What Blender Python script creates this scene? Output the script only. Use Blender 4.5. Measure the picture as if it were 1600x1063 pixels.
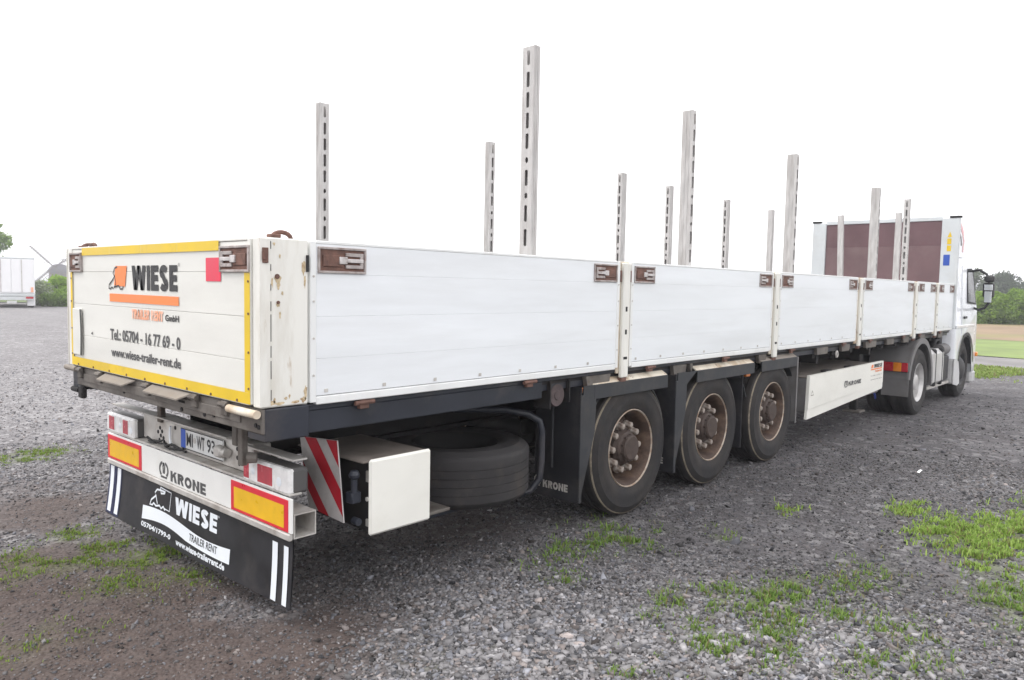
import bpy, bmesh, math, random
import numpy as np
from mathutils import Matrix, Vector
random.seed(4); rng = np.random.default_rng(11)
scene = bpy.context.scene
for _o in list(bpy.data.objects): bpy.data.objects.remove(_o)
C = scene.collection

# ------------------------------------------------------------------ camera
CAM = Vector((-1.7902, -4.4125, 1.7452))
YAW, PIT, ROL, FPX = 0.7342, -0.0693, 0.0191, 1184.1
fw = Vector((math.cos(YAW)*math.cos(PIT), math.sin(YAW)*math.cos(PIT), math.sin(PIT)))
rt = fw.cross(Vector((0, 0, 1))).normalized(); up = rt.cross(fw)
r2 = rt*math.cos(ROL) + up*math.sin(ROL); u2 = up*math.cos(ROL) - rt*math.sin(ROL)
cd = bpy.data.cameras.new('camera'); cam = bpy.data.objects.new('camera', cd); C.objects.link(cam)
cam.matrix_world = Matrix(((r2.x, u2.x, -fw.x, CAM.x), (r2.y, u2.y, -fw.y, CAM.y), (r2.z, u2.z, -fw.z, CAM.z), (0, 0, 0, 1)))
cd.sensor_width = 36; cd.lens = FPX/1600*36; cd.clip_start = 0.05; cd.clip_end = 6000
scene.camera = cam

# ------------------------------------------------------------------ sky, sun, exposure
SUN_EL, SUN_AZ = math.radians(56), math.radians(128)     # azimuth in the x,y plane
w = bpy.data.worlds.new('World'); scene.world = w; w.use_nodes = True
nt = w.node_tree; bg = nt.nodes['Background']
sky = nt.nodes.new('ShaderNodeTexSky'); sky.sky_type = 'NISHITA'; sky.sun_disc = False
sky.sun_elevation = SUN_EL; sky.sun_rotation = math.pi/2 - SUN_AZ
sky.air_density = 1.0; sky.dust_density = 4.0; sky.ozone_density = 1.0
cloud = nt.nodes.new('ShaderNodeMix'); cloud.data_type = 'RGBA'
cloud.inputs[0].default_value = 0.90                      # closed cloud cover over the blue
cloud.inputs[7].default_value = (11.8, 11.7, 11.9, 1)
nt.links.new(sky.outputs[0], cloud.inputs[6]); nt.links.new(cloud.outputs[2], bg.inputs[0])
bg.inputs[1].default_value = 0.10
sl = bpy.data.lights.new('sun', 'SUN'); sl.energy = 0.8; sl.angle = math.radians(24); sl.color = (1, .97, .93)
so = bpy.data.objects.new('sun', sl); C.objects.link(so)
sd = Vector((math.cos(SUN_EL)*math.cos(SUN_AZ), math.cos(SUN_EL)*math.sin(SUN_AZ), math.sin(SUN_EL)))
so.rotation_euler = sd.to_track_quat('Z', 'Y').to_euler(); so.location = sd*60
scene.view_settings.view_transform = 'Standard'; scene.view_settings.look = 'None'
scene.view_settings.exposure = 0.82; scene.view_settings.gamma = 1.0
scene.view_settings.use_curve_mapping = False

# ------------------------------------------------------------------ helpers
def tag(o, label=None, cat=None, group=None, kind=None):
    if label: o['label'] = label
    if cat: o['category'] = cat
    if group: o['group'] = group
    if kind: o['kind'] = kind
    return o

def boxv(x0, x1, y0, y1, z0, z1): return x0, x1, y0, y1, z0, z1

class MB:
    def __init__(s): s.V = []; s.F = []; s.M = []
    def add(s, V, F, m=0):
        b = len(s.V); s.V += [tuple(v) for v in V]
        for f in F: s.F.append([i+b for i in f]); s.M.append(m)
        return s
    def box(s, x0, x1, y0, y1, z0, z1, c=0.0, m=0):
        if x0 > x1: x0, x1 = x1, x0
        if y0 > y1: y0, y1 = y1, y0
        if z0 > z1: z0, z1 = z1, z0
        if c <= 0:
            V = [(x, y, z) for x in (x0, x1) for y in (y0, y1) for z in (z0, z1)]
            F = [(0, 1, 3, 2), (4, 6, 7, 5), (0, 4, 5, 1), (2, 3, 7, 6), (0, 2, 6, 4), (1, 5, 7, 3)]
            return s.add(V, F, m)
        c = min(c, (x1-x0)*.45, (y1-y0)*.45, (z1-z0)*.45)
        V = []; idx = {}
        X = (x0, x1); Y = (y0, y1); Z = (z0, z1)
        for i in (0, 1):
            for j in (0, 1):
                for k in (0, 1):
                    sx = 1-2*i; sy = 1-2*j; sz = 1-2*k
                    idx[i, j, k, 0] = len(V); V.append((X[i], Y[j]+sy*c, Z[k]+sz*c))
                    idx[i, j, k, 1] = len(V); V.append((X[i]+sx*c, Y[j], Z[k]+sz*c))
                    idx[i, j, k, 2] = len(V); V.append((X[i]+sx*c, Y[j]+sy*c, Z[k]))
        F = []
        for i in (0, 1):
            q = [idx[i, 0, 0, 0], idx[i, 0, 1, 0], idx[i, 1, 1, 0], idx[i, 1, 0, 0]]; F.append(q if i == 0 else q[::-1])
            q = [idx[0, i, 0, 1], idx[1, i, 0, 1], idx[1, i, 1, 1], idx[0, i, 1, 1]]; F.append(q if i == 0 else q[::-1])
            q = [idx[0, 0, i, 2], idx[0, 1, i, 2], idx[1, 1, i, 2], idx[1, 0, i, 2]]; F.append(q if i == 0 else q[::-1])
        for a in (0, 1):
            for b in (0, 1):
                F.append([idx[a, b, 0, 0], idx[a, b, 1, 0], idx[a, b, 1, 1], idx[a, b, 0, 1]])
                F.append([idx[a, 0, b, 0], idx[a, 1, b, 0], idx[a, 1, b, 2], idx[a, 0, b, 2]])
                F.append([idx[0, a, b, 1], idx[1, a, b, 1], idx[1, a, b, 2], idx[0, a, b, 2]])
        for i in (0, 1):
            for j in (0, 1):
                for k in (0, 1): F.append([idx[i, j, k, 0], idx[i, j, k, 1], idx[i, j, k, 2]])
        return s.add(V, F, m)
    def ring(s, p, ax, r, n, a0=0):
        ax = Vector(ax).normalized(); h = Vector((0, 0, 1)) if abs(ax.z) < .9 else Vector((1, 0, 0))
        e1 = ax.cross(h).normalized(); e2 = ax.cross(e1)
        return [Vector(p) + (e1*math.cos(a0+2*math.pi*i/n) + e2*math.sin(a0+2*math.pi*i/n))*r for i in range(n)]
    def lathe(s, prof, p, ax, n=32, m=0, closed=False, a0=0):
        ax = Vector(ax).normalized(); p = Vector(p); V = []; F = []
        for r, h in prof: V += s.ring(p+ax*h, ax, max(r, 1e-4), n, a0)
        k = len(prof)
        for j in range(k if closed else k-1):
            a = j*n; b = ((j+1) % k)*n
            for i in range(n): F.append((a+i, a+(i+1) % n, b+(i+1) % n, b+i))
        return s.add(V, F, m)
    def cyl(s, p0, p1, r0, r1=None, n=12, m=0, caps=True, a0=0):
        r1 = r0 if r1 is None else r1; p0 = Vector(p0); p1 = Vector(p1)
        V = s.ring(p0, p1-p0, r0, n, a0) + s.ring(p1, p1-p0, r1, n, a0)
        F = [(i, (i+1) % n, n+(i+1) % n, n+i) for i in range(n)]
        if caps: F += [list(range(n))[::-1], list(range(n, 2*n))]
        return s.add(V, F, m)
    def tube(s, pts, r, n=8, m=0, closed=False):
        pts = [Vector(p) for p in pts]; V = []; F = []; k = len(pts)
        prev = None
        for i, p in enumerate(pts):
            a = pts[(i-1) % k] if (i > 0 or closed) else p; b = pts[(i+1) % k] if (i < k-1 or closed) else p
            t = (b-a).normalized()
            if prev is None:
                h = Vector((0, 0, 1)) if abs(t.z) < .9 else Vector((1, 0, 0)); e1 = t.cross(h).normalized()
            else: e1 = (prev - t*prev.dot(t)).normalized()
            prev = e1; e2 = t.cross(e1)
            rr = r[i] if isinstance(r, (list, tuple)) else r
            V += [p + (e1*math.cos(2*math.pi*q/n)+e2*math.sin(2*math.pi*q/n))*rr for q in range(n)]
        for j in range(k if closed else k-1):
            a = j*n; b = ((j+1) % k)*n
            for i in range(n): F.append((a+i, a+(i+1) % n, b+(i+1) % n, b+i))
        if not closed: F += [list(range(n))[::-1], list(range((k-1)*n, k*n))]
        return s.add(V, F, m)
    def bar(s, p0, p1, wd, ht, m=0):           # square bar between two points
        p0 = Vector(p0); p1 = Vector(p1); t = (p1-p0).normalized()
        h = Vector((0, 0, 1)) if abs(t.z) < .95 else Vector((1, 0, 0)); e1 = t.cross(h).normalized(); e2 = e1.cross(t)
        V = [p+e1*a*wd/2+e2*b*ht/2 for p in (p0, p1) for a, b in ((-1, -1), (1, -1), (1, 1), (-1, 1))]
        return s.add(V, [(0, 1, 2, 3), (7, 6, 5, 4), (0, 4, 5, 1), (1, 5, 6, 2), (2, 6, 7, 3), (3, 7, 4, 0)], m)
    def poly(s, fn, pts, m=0): return s.add([fn(a, b) for a, b in pts], [list(range(len(pts)))], m)
    def prism(s, pts, f0, f1, m=0):            # pts 2-D, f0/f1 map (a,b) to the two end faces
        n = len(pts); V = [f0(a, b) for a, b in pts]+[f1(a, b) for a, b in pts]
        return s.add(V, [list(range(n))[::-1], list(range(n, 2*n))]+[(i, (i+1) % n, n+(i+1) % n, n+i) for i in range(n)], m)
    def strip(s, fn, pts, wd, m=0, closed=False):
        pts = [Vector(p) for p in pts]; k = len(pts); L = []; R = []
        for i, p in enumerate(pts):
            a = pts[(i-1) % k] if (i > 0 or closed) else p; b = pts[(i+1) % k] if (i < k-1 or closed) else p
            d = (b-a); d = d.normalized() if d.length > 1e-9 else Vector((1, 0)); nn = Vector((-d.y, d.x))*wd/2
            L.append(p+nn); R.append(p-nn)
        V = [fn(*q) for q in L]+[fn(*q) for q in R]
        F = [(i, (i+1) % k, k+(i+1) % k, k+i) for i in range(k if closed else k-1)]
        return s.add(V, F, m)
    def xf(s, M):
        s.V = [tuple(M @ Vector(v)) for v in s.V]; return s
    def mesh(s, name, mats, smooth=None):
        me = bpy.data.meshes.new(name); me.from_pydata(s.V, [], s.F)
        mats = mats if isinstance(mats, (list, tuple)) else [mats]
        for x in mats: me.materials.append(x)
        if len(mats) > 1: me.polygons.foreach_set('material_index', s.M)
        bm = bmesh.new(); bm.from_mesh(me); bmesh.ops.recalc_face_normals(bm, faces=bm.faces); bm.to_mesh(me); bm.free()
        if smooth:
            me.polygons.foreach_set('use_smooth', [True]*len(me.polygons)); me.set_sharp_from_angle(angle=math.radians(smooth))
        me.update(); return me

WL = {}
def letters(parent, mat_, fn, s_, a0, a1, b0, b1, bold=None, name='lettering'):
    mb = MB()
    if bold is None: heavy(fn, s_, a0, a1, b0, b1, mb)
    else: text_mesh(fn, s_, a0, a1, b0, b1, mb, 0, bold)
    return part(name, mb, M[mat_], parent)
def put(name, data, parent=None, loc=(0, 0, 0)):
    o = bpy.data.objects.new(name, data); C.objects.link(o); loc = Vector(loc)
    o.location = loc; WL[o.name] = loc
    if parent is not None:
        o.parent = parent; o.matrix_parent_inverse = Matrix.Translation(-WL[parent.name])
    return o
def part(name, mb, mats, parent=None, smooth=None, loc=(0, 0, 0)): return put(name, mb.mesh(name, mats, smooth), parent, loc)
def thing(name, label, cat, loc=(0, 0, 0), group=None):
    o = put(name, None, None, loc); o.empty_display_size = .3
    return tag(o, label, cat, group)

def raw(name, V, F, mat, col=None):
    me = bpy.data.meshes.new(name); V = np.asarray(V, np.float32); F = np.asarray(F, np.int32)
    me.vertices.add(len(V)); me.vertices.foreach_set('co', V.ravel())
    k = F.shape[1]; me.loops.add(F.size); me.loops.foreach_set('vertex_index', F.ravel())
    me.polygons.add(len(F)); me.polygons.foreach_set('loop_start', np.arange(0, F.size, k, dtype=np.int32))
    me.polygons.foreach_set('loop_total', np.full(len(F), k, np.int32))
    if col is not None:
        a = me.color_attributes.new('Col', 'FLOAT_COLOR', 'POINT')
        c4 = np.ones((len(V), 4), np.float32); c4[:, :col.shape[1]] = col; a.data.foreach_set('color', c4.ravel())
    me.update(calc_edges=True); me.validate(); me.materials.append(mat)
    return me

def text_mesh(fn, s, a0, a1, b0, b1, mb, m=0, bold=0.0):
    cu = bpy.data.curves.new('lettering', 'FONT'); cu.body = s; cu.offset = bold; cu.resolution_u = 3
    o = bpy.data.objects.new('lettering_tmp', cu); C.objects.link(o)
    dg = bpy.context.evaluated_depsgraph_get(); me = bpy.data.meshes.new_from_object(o.evaluated_get(dg))
    V = np.array([v.co[:2] for v in me.vertices]); F = [list(p.vertices) for p in me.polygons]
    bpy.data.objects.remove(o); bpy.data.curves.remove(cu); bpy.data.meshes.remove(me)
    mn = V.min(0); mx = V.max(0); V = (V-mn)/(mx-mn)
    mb.add([fn(a0+(a1-a0)*p[0], b0+(b1-b0)*p[1]) for p in V], F, m)

# heavy block capitals drawn as strokes on a 1 x 1 cell (stroke width t)
def heavy(fn, word, a0, a1, b0, b1, mb, m=0, t=.27, slant=0.0):
    def arc(cx_, cy_, rx, ry, d0, d1, n=9): return [(cx_+rx*math.cos(math.radians(d0+(d1-d0)*i/(n-1))), cy_+ry*math.sin(math.radians(d0+(d1-d0)*i/(n-1)))) for i in range(n)]
    wid = {'W': 1.45, 'I': .30, 'E': .72, 'S': .82, 'K': .92, 'R': .85, 'O': .98, 'N': .90, 'T': .80, 'A': .95, 'L': .68, ' ': .35}
    gap = .11; tot = sum(wid[c] for c in word)+gap*(len(word)-1); x = 0
    for c in word:
        w_ = wid[c]; P = []; S = []; h = t*.92
        rect = lambda u0, u1, v0, v1: P.append([(u0, v0), (u1, v0), (u1, v1), (u0, v1)])
        if c == 'I': rect(0, w_, 0, 1)
        elif c == 'E': rect(0, t*1.15, 0, 1); rect(t*1.15, w_, 0, h); rect(t*1.15, w_*.94, .5-h/2, .5+h/2); rect(t*1.15, w_, 1-h, 1)
        elif c == 'L': rect(0, t*1.15, 0, 1); rect(t*1.15, w_, 0, h)
        elif c == 'T': rect(0, w_, 1-h, 1); rect(w_/2-t*.55, w_/2+t*.55, 0, 1-h)
        elif c == 'W':
            q_ = w_/4; d = t*1.25
            P += [[(0, 1), (d, 1), (q_+d*.5, 0), (q_-d*.5, 0)], [(q_-d*.35, 0), (q_+d*.5, 0), (2*q_+d*.45, 1), (2*q_-d*.45, 1)],
                  [(2*q_-d*.45, 1), (2*q_+d*.45, 1), (3*q_+d*.35, 0), (3*q_-d*.5, 0)], [(3*q_-d*.5, 0), (3*q_+d*.5, 0), (w_, 1), (w_-d, 1)]]
        elif c == 'N': rect(0, t*1.1, 0, 1); rect(w_-t*1.1, w_, 0, 1); P.append([(t*.9, 1), (t*1.1, .60), (w_-t*.9, 0), (w_-t*1.1, .40)])
        elif c == 'K': rect(0, t*1.15, 0, 1); P.append([(t*1.15, .36), (t*1.15, .66), (w_*.66, 1), (w_, 1)]); P.append([(t*1.7, .55), (t*2.5, .72), (w_, 0), (w_*.64, 0)])
        elif c == 'A': P += [[(0, 0), (t*1.2, 0), (w_/2+t*.5, 1), (w_/2-t*.5, 1)], [(w_-t*1.2, 0), (w_, 0), (w_/2+t*.5, 1), (w_/2-t*.4, 1)]]; rect(w_*.28, w_*.72, .20, .20+h*.8)
        elif c == 'O': S.append((arc(w_/2, .5, w_/2-t*.55, .5-t*.48, 0, 345, 20), True))
        elif c == 'S': S.append((arc(w_/2, .735, w_/2-t*.55, .265-t*.45, 20, 250, 12)+arc(w_/2, .265, w_/2-t*.55, .265-t*.45, 70, -160, 12), False))
        elif c == 'R': rect(0, t*1.15, 0, 1); S.append(([(t*1.1, 1-t*.46)]+arc(w_*.55, .725, w_*.45-t*.5, .275-t*.46, 90, -90, 9)+[(t*1.1, .45+t*.46)], False)); P.append([(w_*.42, .48), (w_*.74, .50), (w_, 0), (w_*.68, 0)])
        f = lambda u, v: fn(a0+(a1-a0)*(x+u+slant*v)/tot, b0+(b1-b0)*v)
        for p_ in P: mb.poly(f, p_, m)
        for p_, cl in S: mb.strip(f, p_, t, m, cl)
        x += w_+gap

# value noise in numpy
def _h(ix, iy, sd):
    n = (ix*374761393 + iy*668265263 + sd*1442695041) & 0x7fffffff
    n = ((n ^ (n >> 13))*1274126177) & 0x7fffffff
    return ((n ^ (n >> 16)) & 0xffff)/65535.0
def vn(x, y, sd=0):
    x = np.asarray(x, float); y = np.asarray(y, float); ix = np.floor(x).astype(np.int64); iy = np.floor(y).astype(np.int64)
    fx = x-ix; fy = y-iy; fx = fx*fx*(3-2*fx); fy = fy*fy*(3-2*fy)
    return (_h(ix, iy, sd)*(1-fx)+_h(ix+1, iy, sd)*fx)*(1-fy)+(_h(ix, iy+1, sd)*(1-fx)+_h(ix+1, iy+1, sd)*fx)*fy
def fbm(x, y, sd=0, o=4):
    r = 0; a = .5
    for i in range(o): r = r+a*vn(x*2**i, y*2**i, sd+i*17); a *= .5
    return r/(1-.5**o)
def sstep(a, b, x): t = np.clip((x-a)/(b-a), 0, 1); return t*t*(3-2*t)

# ------------------------------------------------------------------ materials
def N(nt, t, **k):
    n = nt.nodes.new(t)
    for a, b in k.items(): setattr(n, a, b)
    return n
def pmat(name, col, rough=.5, metal=0.0, var=.12, vs=3.0, dirt=None, da=.5, ds=2.0, stretch=(1, 1, 1), dth=(.5, .7), rust=None, rth=(.68, .74), rs=14.0, bump=0.0, bs=60.0, spec=.4, coat=0.0, trans=0.0, attr=False):
    m = bpy.data.materials.new(name); m.use_nodes = True; t = m.node_tree; b = t.nodes['Principled BSDF']; L = t.links.new
    tc = N(t, 'ShaderNodeTexCoord'); mp = N(t, 'ShaderNodeMapping'); L(tc.outputs['Object'], mp.inputs[0]); mp.inputs['Scale'].default_value = stretch
    n1 = N(t, 'ShaderNodeTexNoise'); n1.inputs['Scale'].default_value = vs; n1.inputs['Detail'].default_value = 6; L(mp.outputs[0], n1.inputs['Vector'])
    if attr:
        src = N(t, 'ShaderNodeVertexColor'); src.layer_name = 'Col'; csock = src.outputs[0]
    else:
        rgb = N(t, 'ShaderNodeRGB'); rgb.outputs[0].default_value = (*col, 1); csock = rgb.outputs[0]
    mr = N(t, 'ShaderNodeMapRange'); mr.inputs[1].default_value = .3; mr.inputs[2].default_value = .7; mr.inputs[3].default_value = 1-var; mr.inputs[4].default_value = 1+var
    L(n1.outputs[0], mr.inputs[0])
    mu = N(t, 'ShaderNodeMix', data_type='RGBA', blend_type='MULTIPLY'); mu.inputs[0].default_value = 1
    L(csock, mu.inputs[6]); cc = N(t, 'ShaderNodeCombineColor'); [L(mr.outputs[0], cc.inputs[i]) for i in range(3)]; L(cc.outputs[0], mu.inputs[7])
    cur = mu.outputs[2]
    rgh = N(t, 'ShaderNodeMapRange'); rgh.inputs[1].default_value = .3; rgh.inputs[2].default_value = .7
    rgh.inputs[3].default_value = max(.03, rough-.1); rgh.inputs[4].default_value = min(1, rough+.12); L(n1.outputs[0], rgh.inputs[0]); L(rgh.outputs[0], b.inputs['Roughness'])
    def layer(color, amt, scale, th, cur, seed):
        nz = N(t, 'ShaderNodeTexNoise', noise_dimensions='4D'); nz.inputs['W'].default_value = seed; nz.inputs['Scale'].default_value = scale; nz.inputs['Detail'].default_value = 8; nz.inputs['Roughness'].default_value = .65
        L(mp.outputs[0], nz.inputs['Vector'])
        r = N(t, 'ShaderNodeMapRange'); r.inputs[1].default_value = th[0]; r.inputs[2].default_value = th[1]; r.inputs[4].default_value = amt; L(nz.outputs[0], r.inputs[0])
        mx = N(t, 'ShaderNodeMix', data_type='RGBA'); L(r.outputs[0], mx.inputs[0]); L(cur, mx.inputs[6]); mx.inputs[7].default_value = (*color, 1)
        return mx.outputs[2]
    if dirt: cur = layer(dirt, da, ds, dth, cur, 1.7)
    if rust: cur = layer(rust, .9, rs, rth, cur, 5.1)
    L(cur, b.inputs['Base Color']); b.inputs['Metallic'].default_value = metal; b.inputs['Specular IOR Level'].default_value = spec
    if coat: b.inputs['Coat Weight'].default_value = coat
    if trans: b.inputs['Transmission Weight'].default_value = trans
    if bump:
        nb = N(t, 'ShaderNodeTexNoise'); nb.inputs['Scale'].default_value = bs; nb.inputs['Detail'].default_value = 5; L(tc.outputs['Object'], nb.inputs['Vector'])
        bp = N(t, 'ShaderNodeBump'); bp.inputs['Strength'].default_value = bump; bp.inputs['Distance'].default_value = .01; L(nb.outputs[0], bp.inputs['Height']); L(bp.outputs[0], b.inputs['Normal'])
    return m

RUST = (.16, .065, .03)
M = {}
M['board'] = pmat('board_white_aluminium', (.775, .80, .82), .38, var=.05, vs=1.5, dirt=(.55, .55, .54), da=.42, ds=1.6, stretch=(.35, 1, 3.0), dth=(.46, .78), bump=.05, bs=3.5)
M['cream'] = pmat('cream_painted_steel', (.74, .73, .68), .42, var=.06, vs=2.5, dirt=(.42, .36, .26), da=.5, ds=3.4, stretch=(2.4, 2.4, .5), dth=(.50, .78), rust=(.34, .20, .08), rth=(.615, .70), rs=5, bump=.03, bs=30)
M['tail'] = pmat('tailgate_white_paint', (.71, .705, .66), .40, var=.05, vs=2, dirt=(.48, .46, .42), da=.30, ds=2.2, stretch=(1, .5, 2), dth=(.5, .8), bump=.03, bs=25)
M['rustcream'] = pmat('chipped_cream_rusty_edge', (.72, .66, .55), .6, var=.12, vs=5, dirt=(.40, .26, .14), da=.75, ds=4, stretch=(1, 1, .5), dth=(.46, .62), rust=RUST, rth=(.6, .68), rs=12)
M['lockframe'] = pmat('worn_latch_housing_steel', (.40, .36, .345), .5, metal=.2, var=.25, vs=20, dirt=(.22, .16, .14), da=.8, ds=18, dth=(.48, .65))
M['lockrust'] = pmat('red_brown_rusted_latch', (.16, .085, .065), .75, var=.3, vs=25, dirt=(.08, .05, .045), da=.7, ds=30, bump=.2, bs=120)
M['lever'] = pmat('scuffed_latch_lever', (.55, .52, .51), .42, metal=.3, var=.2, vs=30, dirt=(.18, .12, .09), da=.7, ds=25)
M['black'] = pmat('black_rubber', (.02, .02, .021), .6, var=.2)
M['yellow'] = pmat('yellow_reflective_tape', (.72, .50, .02), .42, var=.08, vs=4, dirt=(.42, .30, .06), da=.6, ds=5, dth=(.55, .75))
M['orange'] = pmat('orange_print', (.86, .24, .07), .5, var=.06)
M['salmon'] = pmat('faded_orange_print', (.88, .40, .24), .5, var=.08, dirt=(.8, .74, .68), da=.5, ds=14, dth=(.5, .6))
M['ink'] = pmat('charcoal_print', (.035, .035, .037), .55, var=.15, vs=10)
M['grey_ink'] = pmat('grey_print', (.09, .09, .092), .55, var=.2, vs=20)
M['sticker_red'] = pmat('red_sticker', (.72, .045, .09), .45, var=.08, vs=8)
M['frame'] = pmat('navy_black_frame_paint', (.021, .024, .034), .45, var=.25, vs=3, dirt=(.10, .085, .075), da=.6, ds=2.5, dth=(.5, .75), rust=RUST, rth=(.68, .76), rs=9, bump=.08, bs=40)
M['under'] = pmat('grimy_chassis_black', (.014, .013, .014), .75, var=.3, vs=4, dirt=(.035, .027, .023), da=.7, ds=3, rust=(.07, .035, .025), rth=(.62, .72), rs=5, bump=.1, bs=30)
M['beam'] = pmat('dirty_grey_rear_beam', (.16, .145, .13), .65, metal=.2, var=.25, vs=5, dirt=(.07, .055, .045), da=.75, ds=6, dth=(.45, .65), rust=(.10, .06, .04), rth=(.62, .7), rs=12, bump=.15, bs=70)
M['galv'] = pmat('dusty_galvanised_steel', (.55, .53, .50), .55, metal=.35, var=.15, vs=6, dirt=(.28, .23, .19), da=.6, ds=8, dth=(.48, .68), bump=.06, bs=50)
M['dustplate'] = pmat('dusty_beige_plate', (.25, .22, .19), .7, var=.15, vs=7, dirt=(.25, .2, .16), da=.6, ds=9)
M['bumper'] = pmat('bumper_white_paint', (.80, .80, .775), .38, var=.04, vs=3, dirt=(.5, .47, .42), da=.35, ds=4, dth=(.55, .8))
M['refl_y'] = pmat('amber_reflector_sheet', (.80, .47, .02), .35, var=.08, vs=14, dirt=(.4, .25, .03), da=.5, ds=12, dth=(.6, .75))
M['refl_r'] = pmat('red_reflector_sheet', (.68, .03, .05), .35, var=.08, vs=14)
M['lens_w'] = pmat('hazy_clear_lens', (.80, .79, .78), .3, var=.12, vs=18, coat=.5)
M['lens_r'] = pmat('dusty_red_lens', (.46, .05, .07), .22, var=.15, vs=18, coat=.5)
M['lens_o'] = pmat('orange_lens', (.75, .25, .08), .3, var=.15)
M['lens_red'] = pmat('deep_red_lens', (.45, .02, .035), .25, var=.12, coat=.4)
M['lens_amber'] = pmat('amber_lens', (.75, .24, .02), .25, var=.12, coat=.4)
M['lampbody'] = pmat('black_lamp_housing', (.085, .083, .082), .5, var=.2, dirt=(.12, .10, .09), da=.6, ds=10)
M['flap'] = pmat('black_mud_flap', (.022, .022, .026), .45, var=.2, vs=5, dirt=(.11, .095, .085), da=.5, ds=4, dth=(.5, .8))
M['fender'] = pmat('dark_grey_fender_plastic', (.030, .032, .037), .55, var=.2, vs=4, dirt=(.085, .075, .066), da=.5, ds=4, dth=(.48, .72))
M['print_w'] = pmat('white_print', (.78, .82, .86), .5, var=.03)
M['navy'] = pmat('navy_print', (.02, .025, .075), .5, var=.1)
M['plate'] = pmat('number_plate_white', (.62, .63, .62), .4, var=.05, dirt=(.4, .37, .34), da=.5, ds=12)
M['blue'] = pmat('blue_strip', (.03, .09, .42), .4, var=.05)
M['tyre'] = pmat('dusty_tyre_rubber', (.019, .018, .019), .75, var=.3, vs=5, dirt=(.055, .044, .037), da=.6, ds=3.5, dth=(.42, .68), bump=.12, bs=60)
M['tyre_edge'] = pmat('clay_caked_tyre_rib', (.24, .205, .155), .9, var=.2, vs=12, dirt=(.09, .075, .06), da=.8, ds=9, dth=(.48, .62))
M['spare'] = pmat('grey_weathered_tyre', (.027, .025, .026), .75, var=.22, vs=5, dirt=(.075, .060, .050), da=.55, ds=4, bump=.1, bs=60)
M['rim'] = pmat('rusty_wheel_rim', (.135, .088, .062), .7, metal=.1, var=.25, vs=8, dirt=(.055, .034, .026), da=.95, ds=7, dth=(.36, .54), bump=.15, bs=60)
M['hub'] = pmat('grimy_brown_hub', (.075, .055, .047), .7, metal=.2, var=.3, vs=14, dirt=(.05, .035, .03), da=.8, ds=16, bump=.2, bs=90)
M['nut'] = pmat('worn_pale_wheel_nut', (.36, .32, .285), .55, metal=.1, var=.25, vs=18, dirt=(.12, .075, .05), da=.9, ds=9, dth=(.45, .60))
M['rimlip'] = pmat('pale_rim_lip', (.42, .36, .30), .5, metal=.2, var=.2, vs=12, dirt=(.25, .15, .09), da=.8, ds=10, dth=(.42, .6))
M['steelwheel'] = pmat('silver_truck_rim', (.52, .51, .50), .45, metal=.4, var=.15, vs=8, dirt=(.3, .27, .24), da=.6, ds=6)
M['stake'] = pmat('weathered_galvanised_stake', (.53, .515, .50), .6, metal=.0, var=.16, vs=12, dirt=(.33, .30, .28), da=.75, ds=8, stretch=(2, 2, .35), dth=(.45, .7), bump=.05, bs=60)
M['stake_in'] = pmat('stake_inner_steel', (.55, .54, .53), .7, metal=.0, var=.15)
M['headpanel'] = pmat('brown_resin_plywood', (.175, .105, .110), .5, var=.15, vs=2, dirt=(.23, .175, .17), da=.6, ds=1.5, dth=(.45, .7))
M['headpanel_top'] = pmat('dark_resin_plywood', (.145, .080, .088), .5, var=.15, vs=2, dirt=(.19, .13, .13), da=.6, ds=1.5)
M['headframe'] = pmat('white_headboard_frame', (.60, .63, .64), .4, var=.05, dirt=(.5, .5, .48), da=.4, ds=3)
M['box'] = pmat('cream_locker_panel', (.80, .79, .73), .4, var=.04, vs=2, dirt=(.55, .52, .44), da=.35, ds=2, stretch=(1, 1, 1.6), dth=(.5, .8))
M['chev_r'] = pmat('dark_red_reflective', (.42, .012, .025), .4, var=.12, vs=9)
M['chev_w'] = pmat('dusty_white_reflective', (.46, .44, .43), .45, var=.12, vs=9, dirt=(.25, .22, .2), da=.5, ds=8)
M['cab'] = pmat('white_cab_paint', (.78, .80, .83), .25, var=.02, coat=.5)
M['glass'] = pmat('dark_window_glass', (.02, .024, .032), .18, var=.05, spec=.25)
M['mirror'] = pmat('mirror_glass', (.85, .86, .88), .05, metal=1.0, var=.01)
M['tank'] = pmat('aluminium_fuel_tank', (.62, .61, .60), .4, metal=.4, var=.08, dirt=(.4, .37, .34), da=.5, ds=3)
M['dkplastic'] = pmat('charcoal_plastic', (.035, .035, .038), .6, var=.2, dirt=(.09, .08, .075), da=.5, ds=4)
M['greyplastic'] = pmat('grey_guard_plastic', (.16, .155, .155), .6, var=.15, dirt=(.11, .095, .085), da=.6, ds=4)
M['step'] = pmat('pale_grey_step', (.55, .55, .55), .5, var=.1, dirt=(.35, .32, .3), da=.6, ds=5)
M['strap'] = pmat('grubby_strap_webbing', (.085, .065, .065), .85, var=.3, vs=18, bump=.2, bs=120)
M['bluehose'] = pmat('blue_hose', (.03, .06, .35), .4)
M['vanwhite'] = pmat('white_box_body', (.82, .82, .83), .4, var=.02)
M['vangrey'] = pmat('grey_bumper_metal', (.42, .42, .43), .5, var=.1)
M['millwood'] = pmat('weathered_mill_boards', (.12, .10, .095), .85, var=.2, vs=1)
M['millcap'] = pmat('dark_mill_cap', (.09, .085, .10), .8, var=.2, vs=1)
M['millbrick'] = pmat('brown_mill_tower', (.17, .135, .12), .85, var=.2, vs=2)
M['stain'] = pmat('yellow_brown_rust_stain', (.56, .45, .29), .7, var=.3, vs=40, dirt=(.30, .18, .09), da=.85, ds=45, dth=(.5, .6))
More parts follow.
